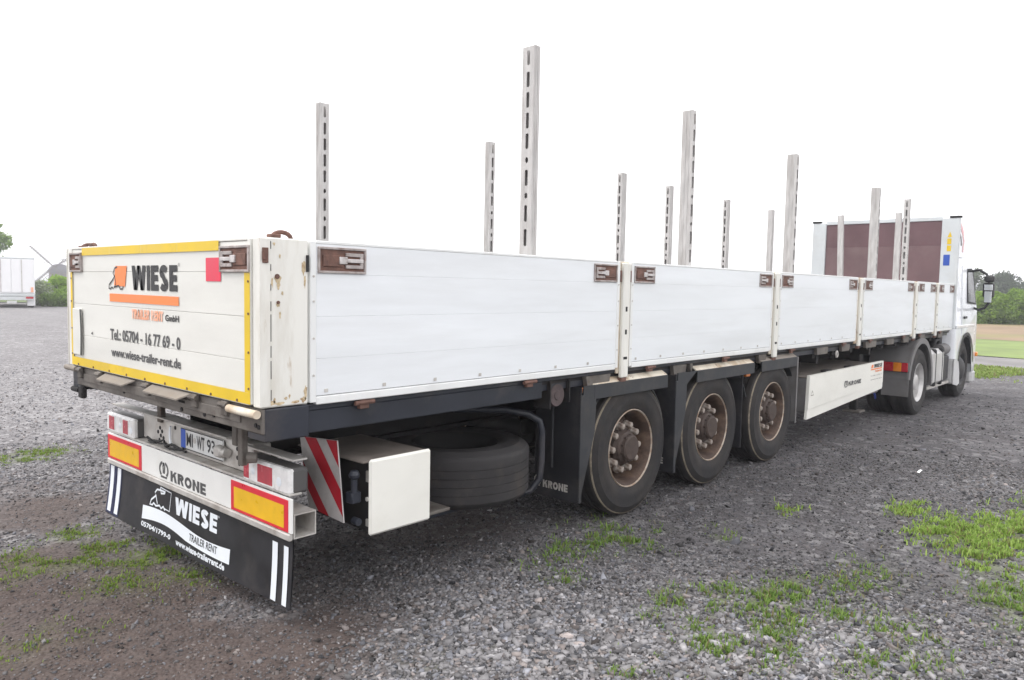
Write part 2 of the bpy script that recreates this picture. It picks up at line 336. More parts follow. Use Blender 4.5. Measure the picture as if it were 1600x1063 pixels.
M['boardframe'] = pmat('board_frame_white', (.76, .77, .76), .4, var=.05, vs=2.5, dirt=(.50, .47, .42), da=.4, ds=3, stretch=(1.5, 1.5, .6), dth=(.52, .8))
M['lidbrown'] = pmat('dusty_brown_lid', (.19, .165, .145), .8, var=.2, vs=5, dirt=(.11, .09, .075), da=.6, ds=6)
M['bark'] = pmat('grey_brown_bark', (.10, .08, .065), .9, var=.3, vs=6, bump=.3, bs=20)
M['litter'] = pmat('white_paper_scrap', (.75, .75, .74), .8, var=.05)

def leafmat(name, rough=.6, trl=.35):
    m = bpy.data.materials.new(name); m.use_nodes = True; t = m.node_tree; b = t.nodes['Principled BSDF']; out = t.nodes['Material Output']
    vc = N(t, 'ShaderNodeVertexColor'); vc.layer_name = 'Col'; t.links.new(vc.outputs[0], b.inputs['Base Color']); b.inputs['Roughness'].default_value = rough
    b.inputs['Specular IOR Level'].default_value = .25
    tr = N(t, 'ShaderNodeBsdfTranslucent'); t.links.new(vc.outputs[0], tr.inputs[0]); mx = N(t, 'ShaderNodeMixShader'); mx.inputs[0].default_value = trl
    t.links.new(b.outputs[0], mx.inputs[1]); t.links.new(tr.outputs[0], mx.inputs[2]); t.links.new(mx.outputs[0], out.inputs[0])
    return m
M['leaf'] = leafmat('tree_leaves'); M['grass'] = leafmat('grass_blades', .55, .4)
M['stone'] = pmat('crushed_stone', (1, 1, 1), .85, var=.12, vs=60, attr=True, spec=.25)

# ------------------------------------------------------------------ ground
def height(x, y):
    x = np.asarray(x, float); y = np.asarray(y, float)
    z = -0.13*sstep(5.5, 12.5, x) - 0.05*sstep(12.5, 19, x)
    near = np.exp(-((x-2)**2+(y+1)**2)/14**2)
    z = z + near*(0.030*(fbm(x*.9, y*.9, 3)-.5) + .014*(fbm(x*5, y*5, 9, 3)-.5))
    mx, my = CAM.x+220*.287, CAM.y+220*.958            # hollow in which the mill stands
    z = z - 10*np.exp(-((x-mx)**2+(y-my)**2)/70**2)*sstep(80, 150, np.hypot(x-CAM.x, y-CAM.y))
    return z
# (x, y, rx, ry, strength) of weedy spots
GR = [(-.15, .78, .34, .24, .72), (.20, .40, .19, .13, 1.5), (.25, 0.0, .25, .2, .45), (-.1, .1, .18, .22, .4), (.47, 4.05, .3, .22, 1.0), (-.02, 1.2, .15, .12, .7),
      (2.35, -1.42, .40, .16, .8), (2.62, -1.62, .25, .14, .7), (1.7, -1.68, .15, .10, .5), (1.92, -2.34, .20, .11, .95), (2.1, -2.50, .20, .11, 1.0),
      (2.40, -2.72, .30, .13, 1.0), (2.02, -2.92, .20, .13, 1.1), (2.45, -3.05, .25, .13, .6), (1.60, -2.76, .17, .10, 1.2), (1.74, -2.62, .14, .08, .9), (1.75, -3.0, .2, .1, .7), (2.2, -3.4, .4, .2, .5),
      (4.50, -3.18, .30, .17, 1.2), (4.75, -3.50, .42, .18, 1.3), (4.15, -3.48, .26, .13, 1.2), (3.9, -3.58, .3, .12, .8), (5.2, -3.85, .7, .3, 1.2), (4.9, -2.75, .22, .09, .6), (3.3, -3.75, .4, .2, .8),
      (3.2, -2.0, .16, .12, .5), (4.2, -2.1, .14, .1, .5), (1.2, -2.6, .25, .15, .45), (.6, -1.9, .2, .15, .4), (3.6, -4.2, .6, .3, .9), (-.75, -.3, .25, .2, .3), (3.0, -1.0, .3, .15, .4), (2.9, -3.0, .4, .2, .35)]
def m_grass(x, y):
    g = np.zeros_like(x)
    for a, b, rx, ry, s in GR: g = np.maximum(g, s*np.exp(-(((x-a)/rx)**2+((y-b)/ry)**2)*.8))
    n = fbm(x*5, y*5, 31, 4)
    g = np.clip(g*1.5*sstep(.36, .62, n+g*.16), 0, 1)
    far = sstep(.45, .58, fbm(x*.35, y*.35, 77, 5))*sstep(18.0, 19.6, x)*(1-sstep(21.6, 22.6, x))
    return np.maximum(g, far*.9)
def m_dirt(x, y):
    d = 1.0*np.exp(-(((x+.55)/.75)**2+((y+.1)/.9)**2)) + .8*np.exp(-(((x+.1)/.55)**2+((y+1.35)/.4)**2)) + .7*np.exp(-(((x-.2)/.5)**2+((y-2.1)/.7)**2)) + .55*np.exp(-(((x-1.5)/1.2)**2+((y+.5)/.5)**2)) + 1.0*np.exp(-(((x+.9)/1.0)**2+((y-.9)/1.7)**2)) + .9*np.exp(-(((x+.35)/.5)**2+((y+.6)/.6)**2)) + .5*np.exp(-(((x-.4)/.6)**2+((y+1.25)/.35)**2)) + .55*np.exp(-(((x-1.1)/.35)**2+((y+2.7)/.35)**2))
    return np.clip(d*1.2*sstep(.28, .6, fbm(x*1.6, y*1.6, 51, 5)+.12*d), 0, 1)
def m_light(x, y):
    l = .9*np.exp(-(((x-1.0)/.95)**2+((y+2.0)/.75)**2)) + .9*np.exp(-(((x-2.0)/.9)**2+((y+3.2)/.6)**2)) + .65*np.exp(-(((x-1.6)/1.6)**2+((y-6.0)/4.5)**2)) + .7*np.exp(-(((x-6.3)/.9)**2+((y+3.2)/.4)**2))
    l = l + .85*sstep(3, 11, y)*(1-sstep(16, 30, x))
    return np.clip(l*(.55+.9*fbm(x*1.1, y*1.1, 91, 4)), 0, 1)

def m_dark(x, y):      # darker crushed slag between wheels and truck, plus painted shade under the trailer
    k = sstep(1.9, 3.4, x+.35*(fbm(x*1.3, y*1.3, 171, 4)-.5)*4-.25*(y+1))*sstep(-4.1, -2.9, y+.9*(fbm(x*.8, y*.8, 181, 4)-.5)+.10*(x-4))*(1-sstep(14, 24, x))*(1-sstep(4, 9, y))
    u = np.exp(-(np.maximum(0, np.abs(y)-1.0)/.45)**2)*sstep(.2, .8, x)*(1-sstep(13, 15, x))  # soft shade below the trailer, put into the ground and stone colour
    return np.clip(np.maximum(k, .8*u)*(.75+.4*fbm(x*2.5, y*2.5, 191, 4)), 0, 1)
def axis(lo, a, b, hi, d):
    c = list(np.arange(a, b, d)); s = d; v = b
    while v < hi: c.append(v); s *= 1.13; v += s
    v = a; s = d; pre = []
    while v > lo: s *= 1.13; v -= s; pre.append(v)
    return np.array(pre[::-1]+c)
gx = axis(-650, -1.6, 7.0, 900, .045); gy = axis(-700, -4.6, 5.0, 900, .045)
GX, GY = np.meshgrid(gx, gy, indexing='ij'); fx = GX.ravel(); fy = GY.ravel()
nx, ny = len(gx), len(gy); ii = (np.arange(nx-1)[:, None]*ny+np.arange(ny-1)[None, :]).ravel()
GF = np.stack([ii, ii+ny, ii+ny+1, ii+1], 1)
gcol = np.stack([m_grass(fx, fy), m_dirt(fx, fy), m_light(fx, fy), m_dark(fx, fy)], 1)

gm = bpy.data.materials.new('gravel_yard'); gm.use_nodes = True; t = gm.node_tree; L = t.links.new; b = t.nodes['Principled BSDF']
tc = N(t, 'ShaderNodeTexCoord'); vc = N(t, 'ShaderNodeVertexColor'); vc.layer_name = 'Col'; sp = N(t, 'ShaderNodeSeparateColor'); L(vc.outputs[0], sp.inputs[0])
def noise(sc, det=6, rg=.6):
    n = N(t, 'ShaderNodeTexNoise'); n.inputs['Scale'].default_value = sc; n.inputs['Detail'].default_value = det; n.inputs['Roughness'].default_value = rg; L(tc.outputs['Object'], n.inputs['Vector']); return n.outputs[0]
def mixc(f, a, c):
    m = N(t, 'ShaderNodeMix', data_type='RGBA')
    if isinstance(f, float): m.inputs[0].default_value = f
    else: L(f, m.inputs[0])
    for q, s in ((a, 6), (c, 7)):
        if isinstance(q, tuple): m.inputs[s].default_value = (*q, 1)
        else: L(q, m.inputs[s])
    return m.outputs[2]
def rng_(s, a, c, lo=0., hi=1.):
    m = N(t, 'ShaderNodeMapRange'); m.inputs[1].default_value = a; m.inputs[2].default_value = c; m.inputs[3].default_value = lo; m.inputs[4].default_value = hi; L(s, m.inputs[0]); return m.outputs[0]
vo = N(t, 'ShaderNodeTexVoronoi'); vo.inputs['Scale'].default_value = 42; L(tc.outputs['Object'], vo.inputs['Vector'])
vo2 = N(t, 'ShaderNodeTexVoronoi'); vo2.inputs['Scale'].default_value = 15; L(tc.outputs['Object'], vo2.inputs['Vector'])
hs = N(t, 'ShaderNodeSeparateColor'); L(vo.outputs['Color'], hs.inputs[0]); hs2 = N(t, 'ShaderNodeSeparateColor'); L(vo2.outputs['Color'], hs2.inputs[0])
base = mixc(rng_(noise(.45, 5), .35, .68), (.078, .074, .080), (.150, .141, .150))
base = mixc(rng_(noise(2.6, 8, .7), .42, .72, 0, .6), base, (.105, .082, .073))
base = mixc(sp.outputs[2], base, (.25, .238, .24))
base = mixc(rng_(hs.outputs[0], .2, 1, 0, .55), base, (.27, .262, .268))
base = mixc(rng_(hs.outputs[1], .55, 1, 0, .8), base, (.06, .057, .06))
base = mixc(rng_(hs2.outputs[0], .82, .9, 0, .5), base, (.42, .41, .41))
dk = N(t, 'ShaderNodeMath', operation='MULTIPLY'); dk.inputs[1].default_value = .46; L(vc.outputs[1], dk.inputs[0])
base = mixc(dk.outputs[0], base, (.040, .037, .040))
dirtc = mixc(rng_(noise(9, 8, .75), .35, .7), (.055, .040, .036), (.125, .094, .082))
dm = N(t, 'ShaderNodeMath', operation='MULTIPLY'); dm.inputs[1].default_value = .92; L(sp.outputs[1], dm.inputs[0])
base = mixc(dm.outputs[0], base, dirtc)
grc = mixc(rng_(noise(30, 6), .35, .7), (.075, .095, .030), (.16, .20, .050))
gmx = N(t, 'ShaderNodeMath', operation='MULTIPLY'); gmx.inputs[1].default_value = .5; L(sp.outputs[0], gmx.inputs[0])
base = mixc(gmx.outputs[0], base, grc)
L(base, b.inputs['Base Color']); b.inputs['Specular IOR Level'].default_value = .25
L(rng_(noise(1.2, 4), .35, .65, .62, .95), b.inputs['Roughness'])
bp = N(t, 'ShaderNodeBump'); bp.inputs['Strength'].default_value = .8; bp.inputs['Distance'].default_value = .012
L(rng_(vo.outputs['Distance'], 0, .7, 1, 0), bp.inputs['Height'])
bp2 = N(t, 'ShaderNodeBump'); bp2.inputs['Strength'].default_value = .5; bp2.inputs['Distance'].default_value = .02; L(noise(14, 8, .7), bp2.inputs['Height']); L(bp.outputs[0], bp2.inputs['Normal']); L(bp2.outputs[0], b.inputs['Normal'])
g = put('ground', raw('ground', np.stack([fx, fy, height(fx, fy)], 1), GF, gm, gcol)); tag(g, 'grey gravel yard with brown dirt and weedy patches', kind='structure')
g.data.polygons.foreach_set('use_smooth', [True]*len(g.data.polygons))

def sheet(name, x0, x1, y0, y1, dz, mat, n=(40, 40), wob=1.0, sd=5, label=None):
    X, Y = np.meshgrid(np.linspace(0, 1, n[0]), np.linspace(0, 1, n[1]), indexing='ij'); yy = y0+(y1-y0)*Y
    lo = x0+wob*(fbm(yy*.25, yy*0+3, sd)-.5)*2; hi = x1+wob*(fbm(yy*.25, yy*0+9, sd)-.5)*2
    xx = lo+(hi-lo)*X; x = xx.ravel(); y = yy.ravel()
    i2 = (np.arange(n[0]-1)[:, None]*n[1]+np.arange(n[1]-1)[None, :]).ravel()
    o = put(name, raw(name, np.stack([x, y, height(x, y)+dz], 1), np.stack([i2, i2+n[1], i2+n[1]+1, i2+1], 1), mat)); tag(o, label, kind='structure'); return o
m_path = pmat('grey_track_surface', (.20, .19, .19), .9, var=.25, vs=.8, dirt=(.13, .14, .08), da=.6, ds=.5, bump=.3, bs=8)
m_meadow = pmat('mown_green_meadow', (.185, .245, .075), .9, var=.25, vs=.5, dirt=(.24, .23, .10), da=.6, ds=.25, bump=.4, bs=5)
m_field = pmat('dry_reddish_field', (.26, .185, .115), .9, var=.2, vs=.3, dirt=(.20, .21, .07), da=.9, ds=.12, bump=.4, bs=4)
m_pasture = pmat('distant_pasture', (.11, .15, .05), .9, var=.2, vs=.05)
sheet('path', 22.5, 26.0, -60, 25, .012, m_path, wob=.5, label='grey track crossing beyond the yard')
sheet('meadow', 26.0, 37.5, -80, 30, .020, m_meadow, wob=.8, sd=8, label='strip of green grass beyond the track')
sheet('field', 37.5, 64, -90, 30, .028, m_field, wob=1.5, sd=12, label='dry reddish brown field in front of the hedge')
sheet('pasture', 64, 700, -400, 60, .035, m_pasture, n=(60, 60), wob=2, sd=15, label='far green pasture behind the hedge')
sheet('pasture_strip', -300, 690, 62.5, 690, .05, m_pasture, n=(120, 120), wob=1, sd=19, label='grass behind the parked box trailer')

# gravel stones, real geometry near the camera
def stones(n, dmin, dmax, size, prob, seed):
    r = np.random.default_rng(seed)
    d = np.sqrt(r.uniform(dmin**2, dmax**2, n)); a = YAW+r.uniform(-.78, .72, n)
    x = CAM.x+d*np.cos(a); y = CAM.y+d*np.sin(a)
    keep = r.random(n) < prob(x, y); x = x[keep]; y = y[keep]; n = len(x)
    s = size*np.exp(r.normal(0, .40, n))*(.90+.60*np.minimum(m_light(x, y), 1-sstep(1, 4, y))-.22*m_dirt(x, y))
    big = r.random(n) < .004; s[big] *= 1.7
    cube = np.array([(i, j, k) for i in (-1, 1) for j in (-1, 1) for k in (-1, 1)], float)*.62
    V = cube[None]*np.array([1, 1, .72])+r.normal(0, .20, (n, 8, 3))
    V[:, :, 0] *= r.uniform(.8, 1.5, n)[:, None]
    q = r.uniform(0, 2*np.pi, n); tl = r.normal(0, .35, n)
    V[:, :, 2] += V[:, :, 0]*tl[:, None]
    X = V[:, :, 0]*np.cos(q)[:, None]-V[:, :, 1]*np.sin(q)[:, None]; Y = V[:, :, 0]*np.sin(q)[:, None]+V[:, :, 1]*np.cos(q)[:, None]
    P = np.stack([X, Y, V[:, :, 2]], 2)*s[:, None, None]
    z = height(x, y)+s*.18
    P += np.stack([x, y, z], 1)[:, None, :]
    F = np.array([(0, 1, 3, 2), (4, 6, 7, 5), (0, 4, 5, 1), (2, 3, 7, 6), (0, 2, 6, 4), (1, 5, 7, 3)])
    F = (F[None]+8*np.arange(n)[:, None, None]).reshape(-1, 4)
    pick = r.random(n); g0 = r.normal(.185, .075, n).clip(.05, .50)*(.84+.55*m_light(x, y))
    ld = m_dirt(x, y); c = np.stack([g0, g0*.965, g0*.98], 1)
    warm = pick < (.12+.35*ld); c[warm] *= np.array([1.0, .91, .85])
    blue = pick > .8; c[blue] *= np.array([.84, .88, .95])
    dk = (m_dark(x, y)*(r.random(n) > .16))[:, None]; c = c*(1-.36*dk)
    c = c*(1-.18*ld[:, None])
    return P.reshape(-1, 3), F, np.repeat(c, 8, 0)
def dens(x, y): return np.clip(.55+.5*m_light(x, y)-.36*m_dirt(x, y), .16, 1)*(1-.55*m_grass(x, y))*(.55+.75*fbm(x*2.2, y*2.2, 131, 3)).clip(.3, 1)
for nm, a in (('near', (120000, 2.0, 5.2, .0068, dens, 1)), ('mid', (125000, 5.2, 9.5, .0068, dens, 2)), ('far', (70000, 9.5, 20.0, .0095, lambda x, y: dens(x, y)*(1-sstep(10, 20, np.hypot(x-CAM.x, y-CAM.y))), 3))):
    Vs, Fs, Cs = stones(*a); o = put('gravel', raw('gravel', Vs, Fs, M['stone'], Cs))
    tag(o, {'near': 'loose crushed stones in front of the trailer', 'mid': 'gravel spread around and under the trailer', 'far': 'farther gravel out across the yard'}[nm], 'gravel', kind='stuff')

# grass and weeds in the gravel
def blades(n, cen, prob, hgt, wid, seed, cols):
    r = np.random.default_rng(seed); nt_ = n//14; tx = r.uniform(cen[0], cen[1], nt_); ty = r.uniform(cen[2], cen[3], nt_); ti = r.integers(0, nt_, n)   # blades grow from tufts
    x = tx[ti]+r.normal(0, 3.2*wid, n); y = ty[ti]+r.normal(0, 3.2*wid, n); th = r.uniform(.45, 1.35, nt_)[ti]
    clump = fbm(x*9, y*9, 7, 3)
    k = r.random(n) < prob(x, y)*sstep(.32, .55, clump); x = x[k]; y = y[k]; th = th[k]; n = len(x)
    q = r.uniform(0, 2*np.pi, n); h = hgt*r.uniform(.4, 1.25, n)*th; lean = h*r.uniform(.2, 1.1, n); wv = wid*r.uniform(.6, 1.3, n)
    z = height(x, y); dx = np.cos(q); dy = np.sin(q); px = -dy; py = dx
    V = np.zeros((n, 5, 3))
    V[:, 0] = np.stack([x-px*wv, y-py*wv, z-.003], 1); V[:, 1] = np.stack([x+px*wv, y+py*wv, z-.003], 1)
    mxx = x+dx*lean*.35; myy = y+dy*lean*.35
    V[:, 2] = np.stack([mxx+px*wv*.8, myy+py*wv*.8, z+h*.6], 1); V[:, 3] = np.stack([mxx-px*wv*.8, myy-py*wv*.8, z+h*.6], 1)
    V[:, 4] = np.stack([x+dx*lean, y+dy*lean, z+h*r.uniform(.75, 1.05, n)], 1)
    F4 = (np.array([(0, 1, 2), (0, 2, 3), (3, 2, 4)])[None]+5*np.arange(n)[:, None, None]).reshape(-1, 3)
    tt = r.random(n)[:, None]; c = np.array(cols[0])*(1-tt)+np.array(cols[1])*tt; dry = r.random(n) < .12; c[dry] = (.22, .19, .09)
    return V.reshape(-1, 3), F4, np.repeat(c, 5, 0)
GC = ((.11, .20, .040), (.25, .36, .085))
for lb, a in (('weedy grass growing through the gravel by the rear mud flap', (130000, (-1.0, 1.0, -.6, 4.6), lambda x, y: m_grass(x, y)**1.1, .022, .0034, 5, ((.12, .20, .035), (.25, .35, .06)))),
              ('tufts of grass in the gravel beside the trailer wheels', (90000, (1.0, 3.7, -4.4, -.9), lambda x, y: m_grass(x, y)**1.3*.9, .036, .0040, 6, GC)),
              ('bright green grass patch in the gravel out to the right', (150000, (3.7, 6.6, -4.6, -1.9), lambda x, y: m_grass(x, y)**1.1, .038, .0050, 7, ((.19, .31, .055), (.37, .50, .12)))),
              ('patchy grass along the far edge of the yard', (140000, (17.8, 22.4, -5, 5), lambda x, y: m_grass(x, y), .07, .016, 8, ((.17, .25, .05), (.33, .42, .12))))):
    Vs, Fs, Cs = blades(*a); tag(put('grass_patch', raw('grass_patch', Vs, Fs, M['grass'], Cs)), lb, 'grass', kind='stuff')

# ================================================================== the semi-trailer
T = thing('semi_trailer', 'long white three-axle flatbed semi-trailer with dropside boards and mud-flapped wheels', 'trailer', (0, 0, 0))
ZB, ZT = 1.167, 1.949
Yr = -1.25
REAR = lambda x0: (lambda a, b_: (x0, a, b_))          # (Y, Z) on a plane facing the rear
SIDE = lambda y0: (lambda a, b_: (a, y0, b_))          # (X, Z) on a plane facing right

part('load_floor', MB().box(.06, 13.2, -1.20, 1.20, 1.10, 1.165), M['under'], T)
SEAMS = [1.172, 1.381, 1.586, 1.793, 1.947]

def latch(mbs, fn3, a0, a1, b0, b1, flip):
    """recessed lever latch: a along the board, b up, c out of the face; fn3(a,b,c)"""
    def bx(a_0, a_1, b_0, b_1, c0, c1, m, ch=.002):
        P = [fn3(a, b_, c) for a in (a_0, a_1) for b_ in (b_0, b_1) for c in (c0, c1)]
        x = [p[0] for p in P]; y = [p[1] for p in P]; z = [p[2] for p in P]
        mbs.box(min(x), max(x), min(y), max(y), min(z), max(z), ch, m)
    wd = a1-a0; t_ = .012
    bx(a0, a1, b0, b0+t_, -.01, .010, 0); bx(a0, a1, b1-t_, b1, -.01, .010, 0)
    bx(a0, a0+t_, b0+t_, b1-t_, -.01, .0095, 0); bx(a1-t_, a1, b0+t_, b1-t_, -.01, .0095, 0)
    bx(a0+t_, a1-t_, b0+t_, b1-t_, -.004, .0015, 1, 0)
    A = lambda f: a0+wd*(1-f if flip else f); bm_ = (b0+b1)/2; hh = (b1-b0)
    def rx(f0, f1, *r): u, v = sorted((A(f0), A(f1))); bx(u, v, *r)
    rx(.10, .52, bm_-.24*hh, bm_+.20*hh, .001, .0085, 1)
    rx(.42, .58, bm_-.14*hh, bm_+.14*hh, .004, .016, 2)
    rx(.56, .90, bm_-.30*hh, bm_-.16*hh, .002, .011, 0); rx(.56, .90, bm_+.16*hh, bm_+.30*hh, .002, .011, 0)
    rx(.58, .92, bm_-.075*hh, bm_+.075*hh, .006, .017, 2)
    rx(.86, .93, bm_-.30*hh, bm_+.30*hh, .003, .012, 0)

boards = [(.262, 2.885), (3.035, 5.60), (5.765, 8.145), (8.375, 10.665), (10.895, 11.935), (12.12, 13.19)]
def side_board(x0, x1, sgn, idx):
    yo = sgn*1.25; yi = sgn*1.222
    Bp = part('side_board', MB().box(x0, x0+.034, yi, yo+sgn*.003, ZB, ZT, .003).box(x1-.034, x1, yi, yo+sgn*.003, ZB, ZT, .003)
              .box(x0+.034, x1-.034, yi, yo+sgn*.004, ZB-.012, ZB+.028, .004).box(x0+.034, x1-.034, yi, yo+sgn*.0025, ZT-.012, ZT+.004, .003), M['boardframe'], T)
    for k in range(4):
        z0 = SEAMS[k]+.0002 + (.028 if k == 0 else 0); z1 = SEAMS[k+1]-.0002 - (.010 if k == 3 else 0)
        part('plank', MB().box(x0+.0345, x1-.0345, yi+sgn*.001, yo, z0, z1, .0007), M['board'], Bp)
    wl = .285
    fn3 = lambda a, b_, c: (a, yo+sgn*c, b_)
    for a0, a1, fl in ((x0+.040, x0+.040+wl, False), (x1-.040-wl, x1-.040, True)):
        mb = MB(); latch(mb, fn3, a0, a1, 1.797, 1.925, fl); part('latch', mb, [M['lockframe'], M['lockrust'], M['lever']], Bp)
    n = max(2, int((x1-x0)/.62)); 
    for k in range(n):       # rivets along the foot and hinge lugs under the board
        xh = x0+(k+.5)*(x1-x0)/n
        if k % 2 == 0:
            part('hinge', MB().cyl((xh-.06, yo-sgn*.004, ZB-.030), (xh+.06, yo-sgn*.004, ZB-.028), .012, n=8).box(xh-.03, xh+.03, yo-sgn*.03, yo-sgn*.003, ZB-.062, ZB-.014, .003), M['lockrust'], Bp)
    mb = MB()
    for k in range(max(3, int((x1-x0)/.36))):
        xx = x0+.09+k*.36
        if xx < x1-.06: mb.box(xx-.011, xx+.011, yo+sgn*.001, yo+sgn*.0035, ZB+.045, ZB+.063, .001)
    for zz in (1.30, 1.48, 1.66, 1.78):
        for xx in (x0+.017, x1-.017): mb.cyl((xx, yo+sgn*.002, zz), (xx, yo+sgn*.0065, zz), .0055, n=8)
    part('rivets', mb, M['galv'], Bp)['kind'] = 'stuff'
    return Bp
for i, (a, b_) in enumerate(boards):
    side_board(a, b_, -1, i); side_board(a, b_, 1, i)

def side_post(x0, x1, sgn):
    yo = sgn*1.25; xm = (x0+x1)/2
    P = part('side_post', MB().box(x0+.006, x1-.006, sgn*1.215, yo-sgn*.012, 1.12, ZT+.002, .004), M['rustcream'], T)
    h = min(.045, (x1-x0)*.33)
    part('post_cover', MB().box(xm-h, xm+h, yo-sgn*.012, yo+sgn*.016, 1.09, ZT-.01, .005), M['cream'], P)
    part('post_foot', MB().box(xm-h*.8, xm+h*.8, yo-sgn*.03, yo+sgn*.010, 1.055, 1.09, .006), M['lockrust'], P)
    mb = MB()
    for zz, hz in ((1.60, .018), (1.43, .018), (1.235, .010)): mb.box(xm-.012 if hz > .011 else xm-.024, xm+.012 if hz > .011 else xm+.024, yo+sgn*.0155, yo+sgn*.0175, zz-hz, zz+hz, .001)
    part('post_slot', mb, M['under'], P)['kind'] = 'stuff'
    for xa in (x0+.001, x1-.012): part('latch_pin', MB().box(xa, xa+.011, yo-sgn*.01, yo+sgn*.008, 1.80, 1.885, .002), M['lockrust'], P)
for i in range(5):
    for s_ in (-1, 1): side_post(boards[i][1]+.004, boards[i+1][0]-.004, s_)

# rear corner pillars
for s_ in (-1, 1):
    y0, y1 = s_*1.178, s_*1.25
    P = part('corner_pillar', MB().box(.002, .252, y0, y1, 1.165, ZT+.004, .006), M['cream'], T)
    part('pillar_fold', MB().box(-.004, .05, s_*1.249, s_*1.2535, 1.172, ZT-.002, .001), M['cream'], P)
    part('pillar_latch', MB().box(.008, .038, s_*1.2535, s_*1.260, 1.835, 1.905, .002).box(.006, .020, s_*1.255, s_*1.266, 1.85, 1.89, .002), M['lockrust'], P)
    for xa, za, ra in ((.085, 1.775, .012), (.09, 1.655, .008)): part('pillar_bolt', MB().cyl((xa, s_*1.249, za), (xa, s_*1.256, za), ra, n=8), M['lockrust'], P)
    mb = MB()
    for za, zb_ in ((1.20, 1.25), (1.30, 1.385), (1.40, 1.455), (1.475, 1.60), (1.615, 1.66), (1.71, 1.74), (1.80, 1.83), (1.90, 1.935)): mb.box(.0500, .0535, s_*1.2535, s_*1.2545, za, zb_)
    part('weld_seam', mb, M['ink'], P)['kind'] = 'stuff'
    part('side_stop', MB().box(.238, .250, s_*1.25, s_*1.262, 1.80, 1.88, .002), M['black'], P)
    mb = MB(); mb.tube([(.13+.05*math.cos(a), s_*1.215, ZT+.003+.030*math.sin(a)) for a in np.linspace(0, math.pi, 9)], .011, 7).box(.065, .115, s_*1.19, s_*1.24, ZT+.003, ZT+.022, .004)
    part('lashing_ring', mb, M['lockrust'], P, 40)
    mb = MB(); mb.box(.022, .258, s_*1.09, s_*1.252, 1.005, 1.160, .006); part('corner_block', mb, M['frame'], T)
part('lashing_ring', MB().tube([(.03, .86+.05*math.cos(a), ZT+.002+.022*math.sin(a)) for a in np.linspace(0, math.pi, 9)], .009, 7), M['lockrust'], T, 40)

# rust bleeding from bolts and edges of the near pillar and posts
def blot(mb, fn, a, b_, w_, h_, seed):
    r_ = random.Random(seed); P = []
    for i in range(12):
        an = 2*math.pi*i/12; k_ = r_.uniform(.55, 1.1); dn = 1.0 if math.sin(an) > 0 else 1.8
        P.append((a+w_*k_*math.cos(an), b_+h_*k_*dn*math.sin(an)))
    mb.poly(fn, P)
mb = MB()
for i, (a, b_, w_, h_) in enumerate(((.088, 1.768, .020, .016), (.060, 1.752, .006, .020), (.092, 1.735, .010, .014), (.112, 1.700, .008, .008), (.092, 1.648, .012, .010), (.10, 1.60, .006, .012), (.225, 1.83, .012, .030), (.232, 1.76, .008, .030), (.236, 1.23, .010, .030),
        (.225, 1.192, .020, .012), (.06, 1.190, .022, .010), (.10, 1.183, .030, .006), (.18, 1.184, .026, .006), (.070, 1.20, .008, .012), (.13, 1.205, .010, .006), (.15, 1.215, .006, .008), (.10, 1.87, .006, .010), (.07, 1.925, .008, .006))):
    blot(mb, SIDE(-1.2512), a, b_, w_, h_, i)
part('rust_stain', mb, M['stain'], T)['kind'] = 'stuff'
# tailgate
TG = part('tailgate', MB().box(-.006, .05, 1.174, 1.145, ZB+.01, ZT, .003).box(-.006, .05, -1.145, -1.174, ZB+.01, ZT, .003)
          .box(-.004, .05, -1.145, 1.145, ZB+.004, ZB+.022, .003).box(-.004, .05, -1.145, 1.145, ZT-.010, ZT+.003, .003), M['tail'], T)
for k in range(4):
    z0 = SEAMS[k]+.0007+(.018 if k == 0 else 0); z1 = SEAMS[k+1]-.0007-(.010 if k == 3 else 0)
    part('plank', MB().box(0, .048, -1.1445, 1.1445, z0, z1, .0016), M['tail'], TG)
fnT = lambda a, b_, c: (-.002-c, a, b_)
for a0, a1, fl in ((-1.172, -.892, True), (.962, 1.172, False)):
    mb = MB(); latch(mb, lambda a, b_, c: (-.006-c, a, b_), a0, a1, 1.792, 1.917, not fl); part('latch', mb, [M['lockframe'], M['lockrust'], M['lever']], TG)
q = REAR(-.0075)
mb = MB()
for i in range(4):   # tape laid in lengths along the top
    ya = .955-i*.46; yb = max(ya-.458, -.876); mb.poly(q, [(ya, 1.897), (yb, 1.897), (yb, 1.945), (ya, 1.945)])
mb.poly(q, [(1.172, 1.177), (-1.172, 1.177), (-1.172, 1.231), (1.172, 1.231)])
mb.poly(q, [(-1.120, 1.2315), (-1.172, 1.2315), (-1.172, 1.790), (-1.120, 1.790)])
mb.poly(q, [(1.172, 1.2315), (1.138, 1.2315), (1.138, 1.790), (1.172, 1.790)])
part('yellow_tape', mb, M['yellow'], TG)
q = REAR(-.0035)
part('red_sticker', MB().poly(q, [(-.735, 1.747), (-.889, 1.747), (-.889, 1.863), (-.735, 1.863)]), M['sticker_red'], TG)
letters(TG, 'ink', q, 'WIESE', .176, -.414, 1.689, 1.829); letters(TG, 'ink', q, 'GmbH', -.262, -.428, 1.527, 1.562, .03); letters(TG, 'ink', q, '®', -.425, -.445, 1.822, 1.840, 0)
letters(TG, 'grey_ink', q, 'Tel.: 05704 - 16 77 69 - 0', .514, -.440, 1.380, 1.450, .022); letters(TG, 'grey_ink', q, 'www.wiese-trailer-rent.de', .502, -.445, 1.280, 1.334, .024)
part('orange_bar', MB().poly(q, [(.512, 1.614), (-.429, 1.614), (-.429, 1.662), (.512, 1.662)]), M['orange'], TG); part('orange_square', MB().poly(q, [(.44, 1.712), (.276, 1.706), (.246, 1.828), (.415, 1.828)]), M['orange'], TG)
letters(TG, 'salmon', q, 'TRAILER RENT', .186, -.236, 1.522, 1.578)
q = REAR(-.0042)
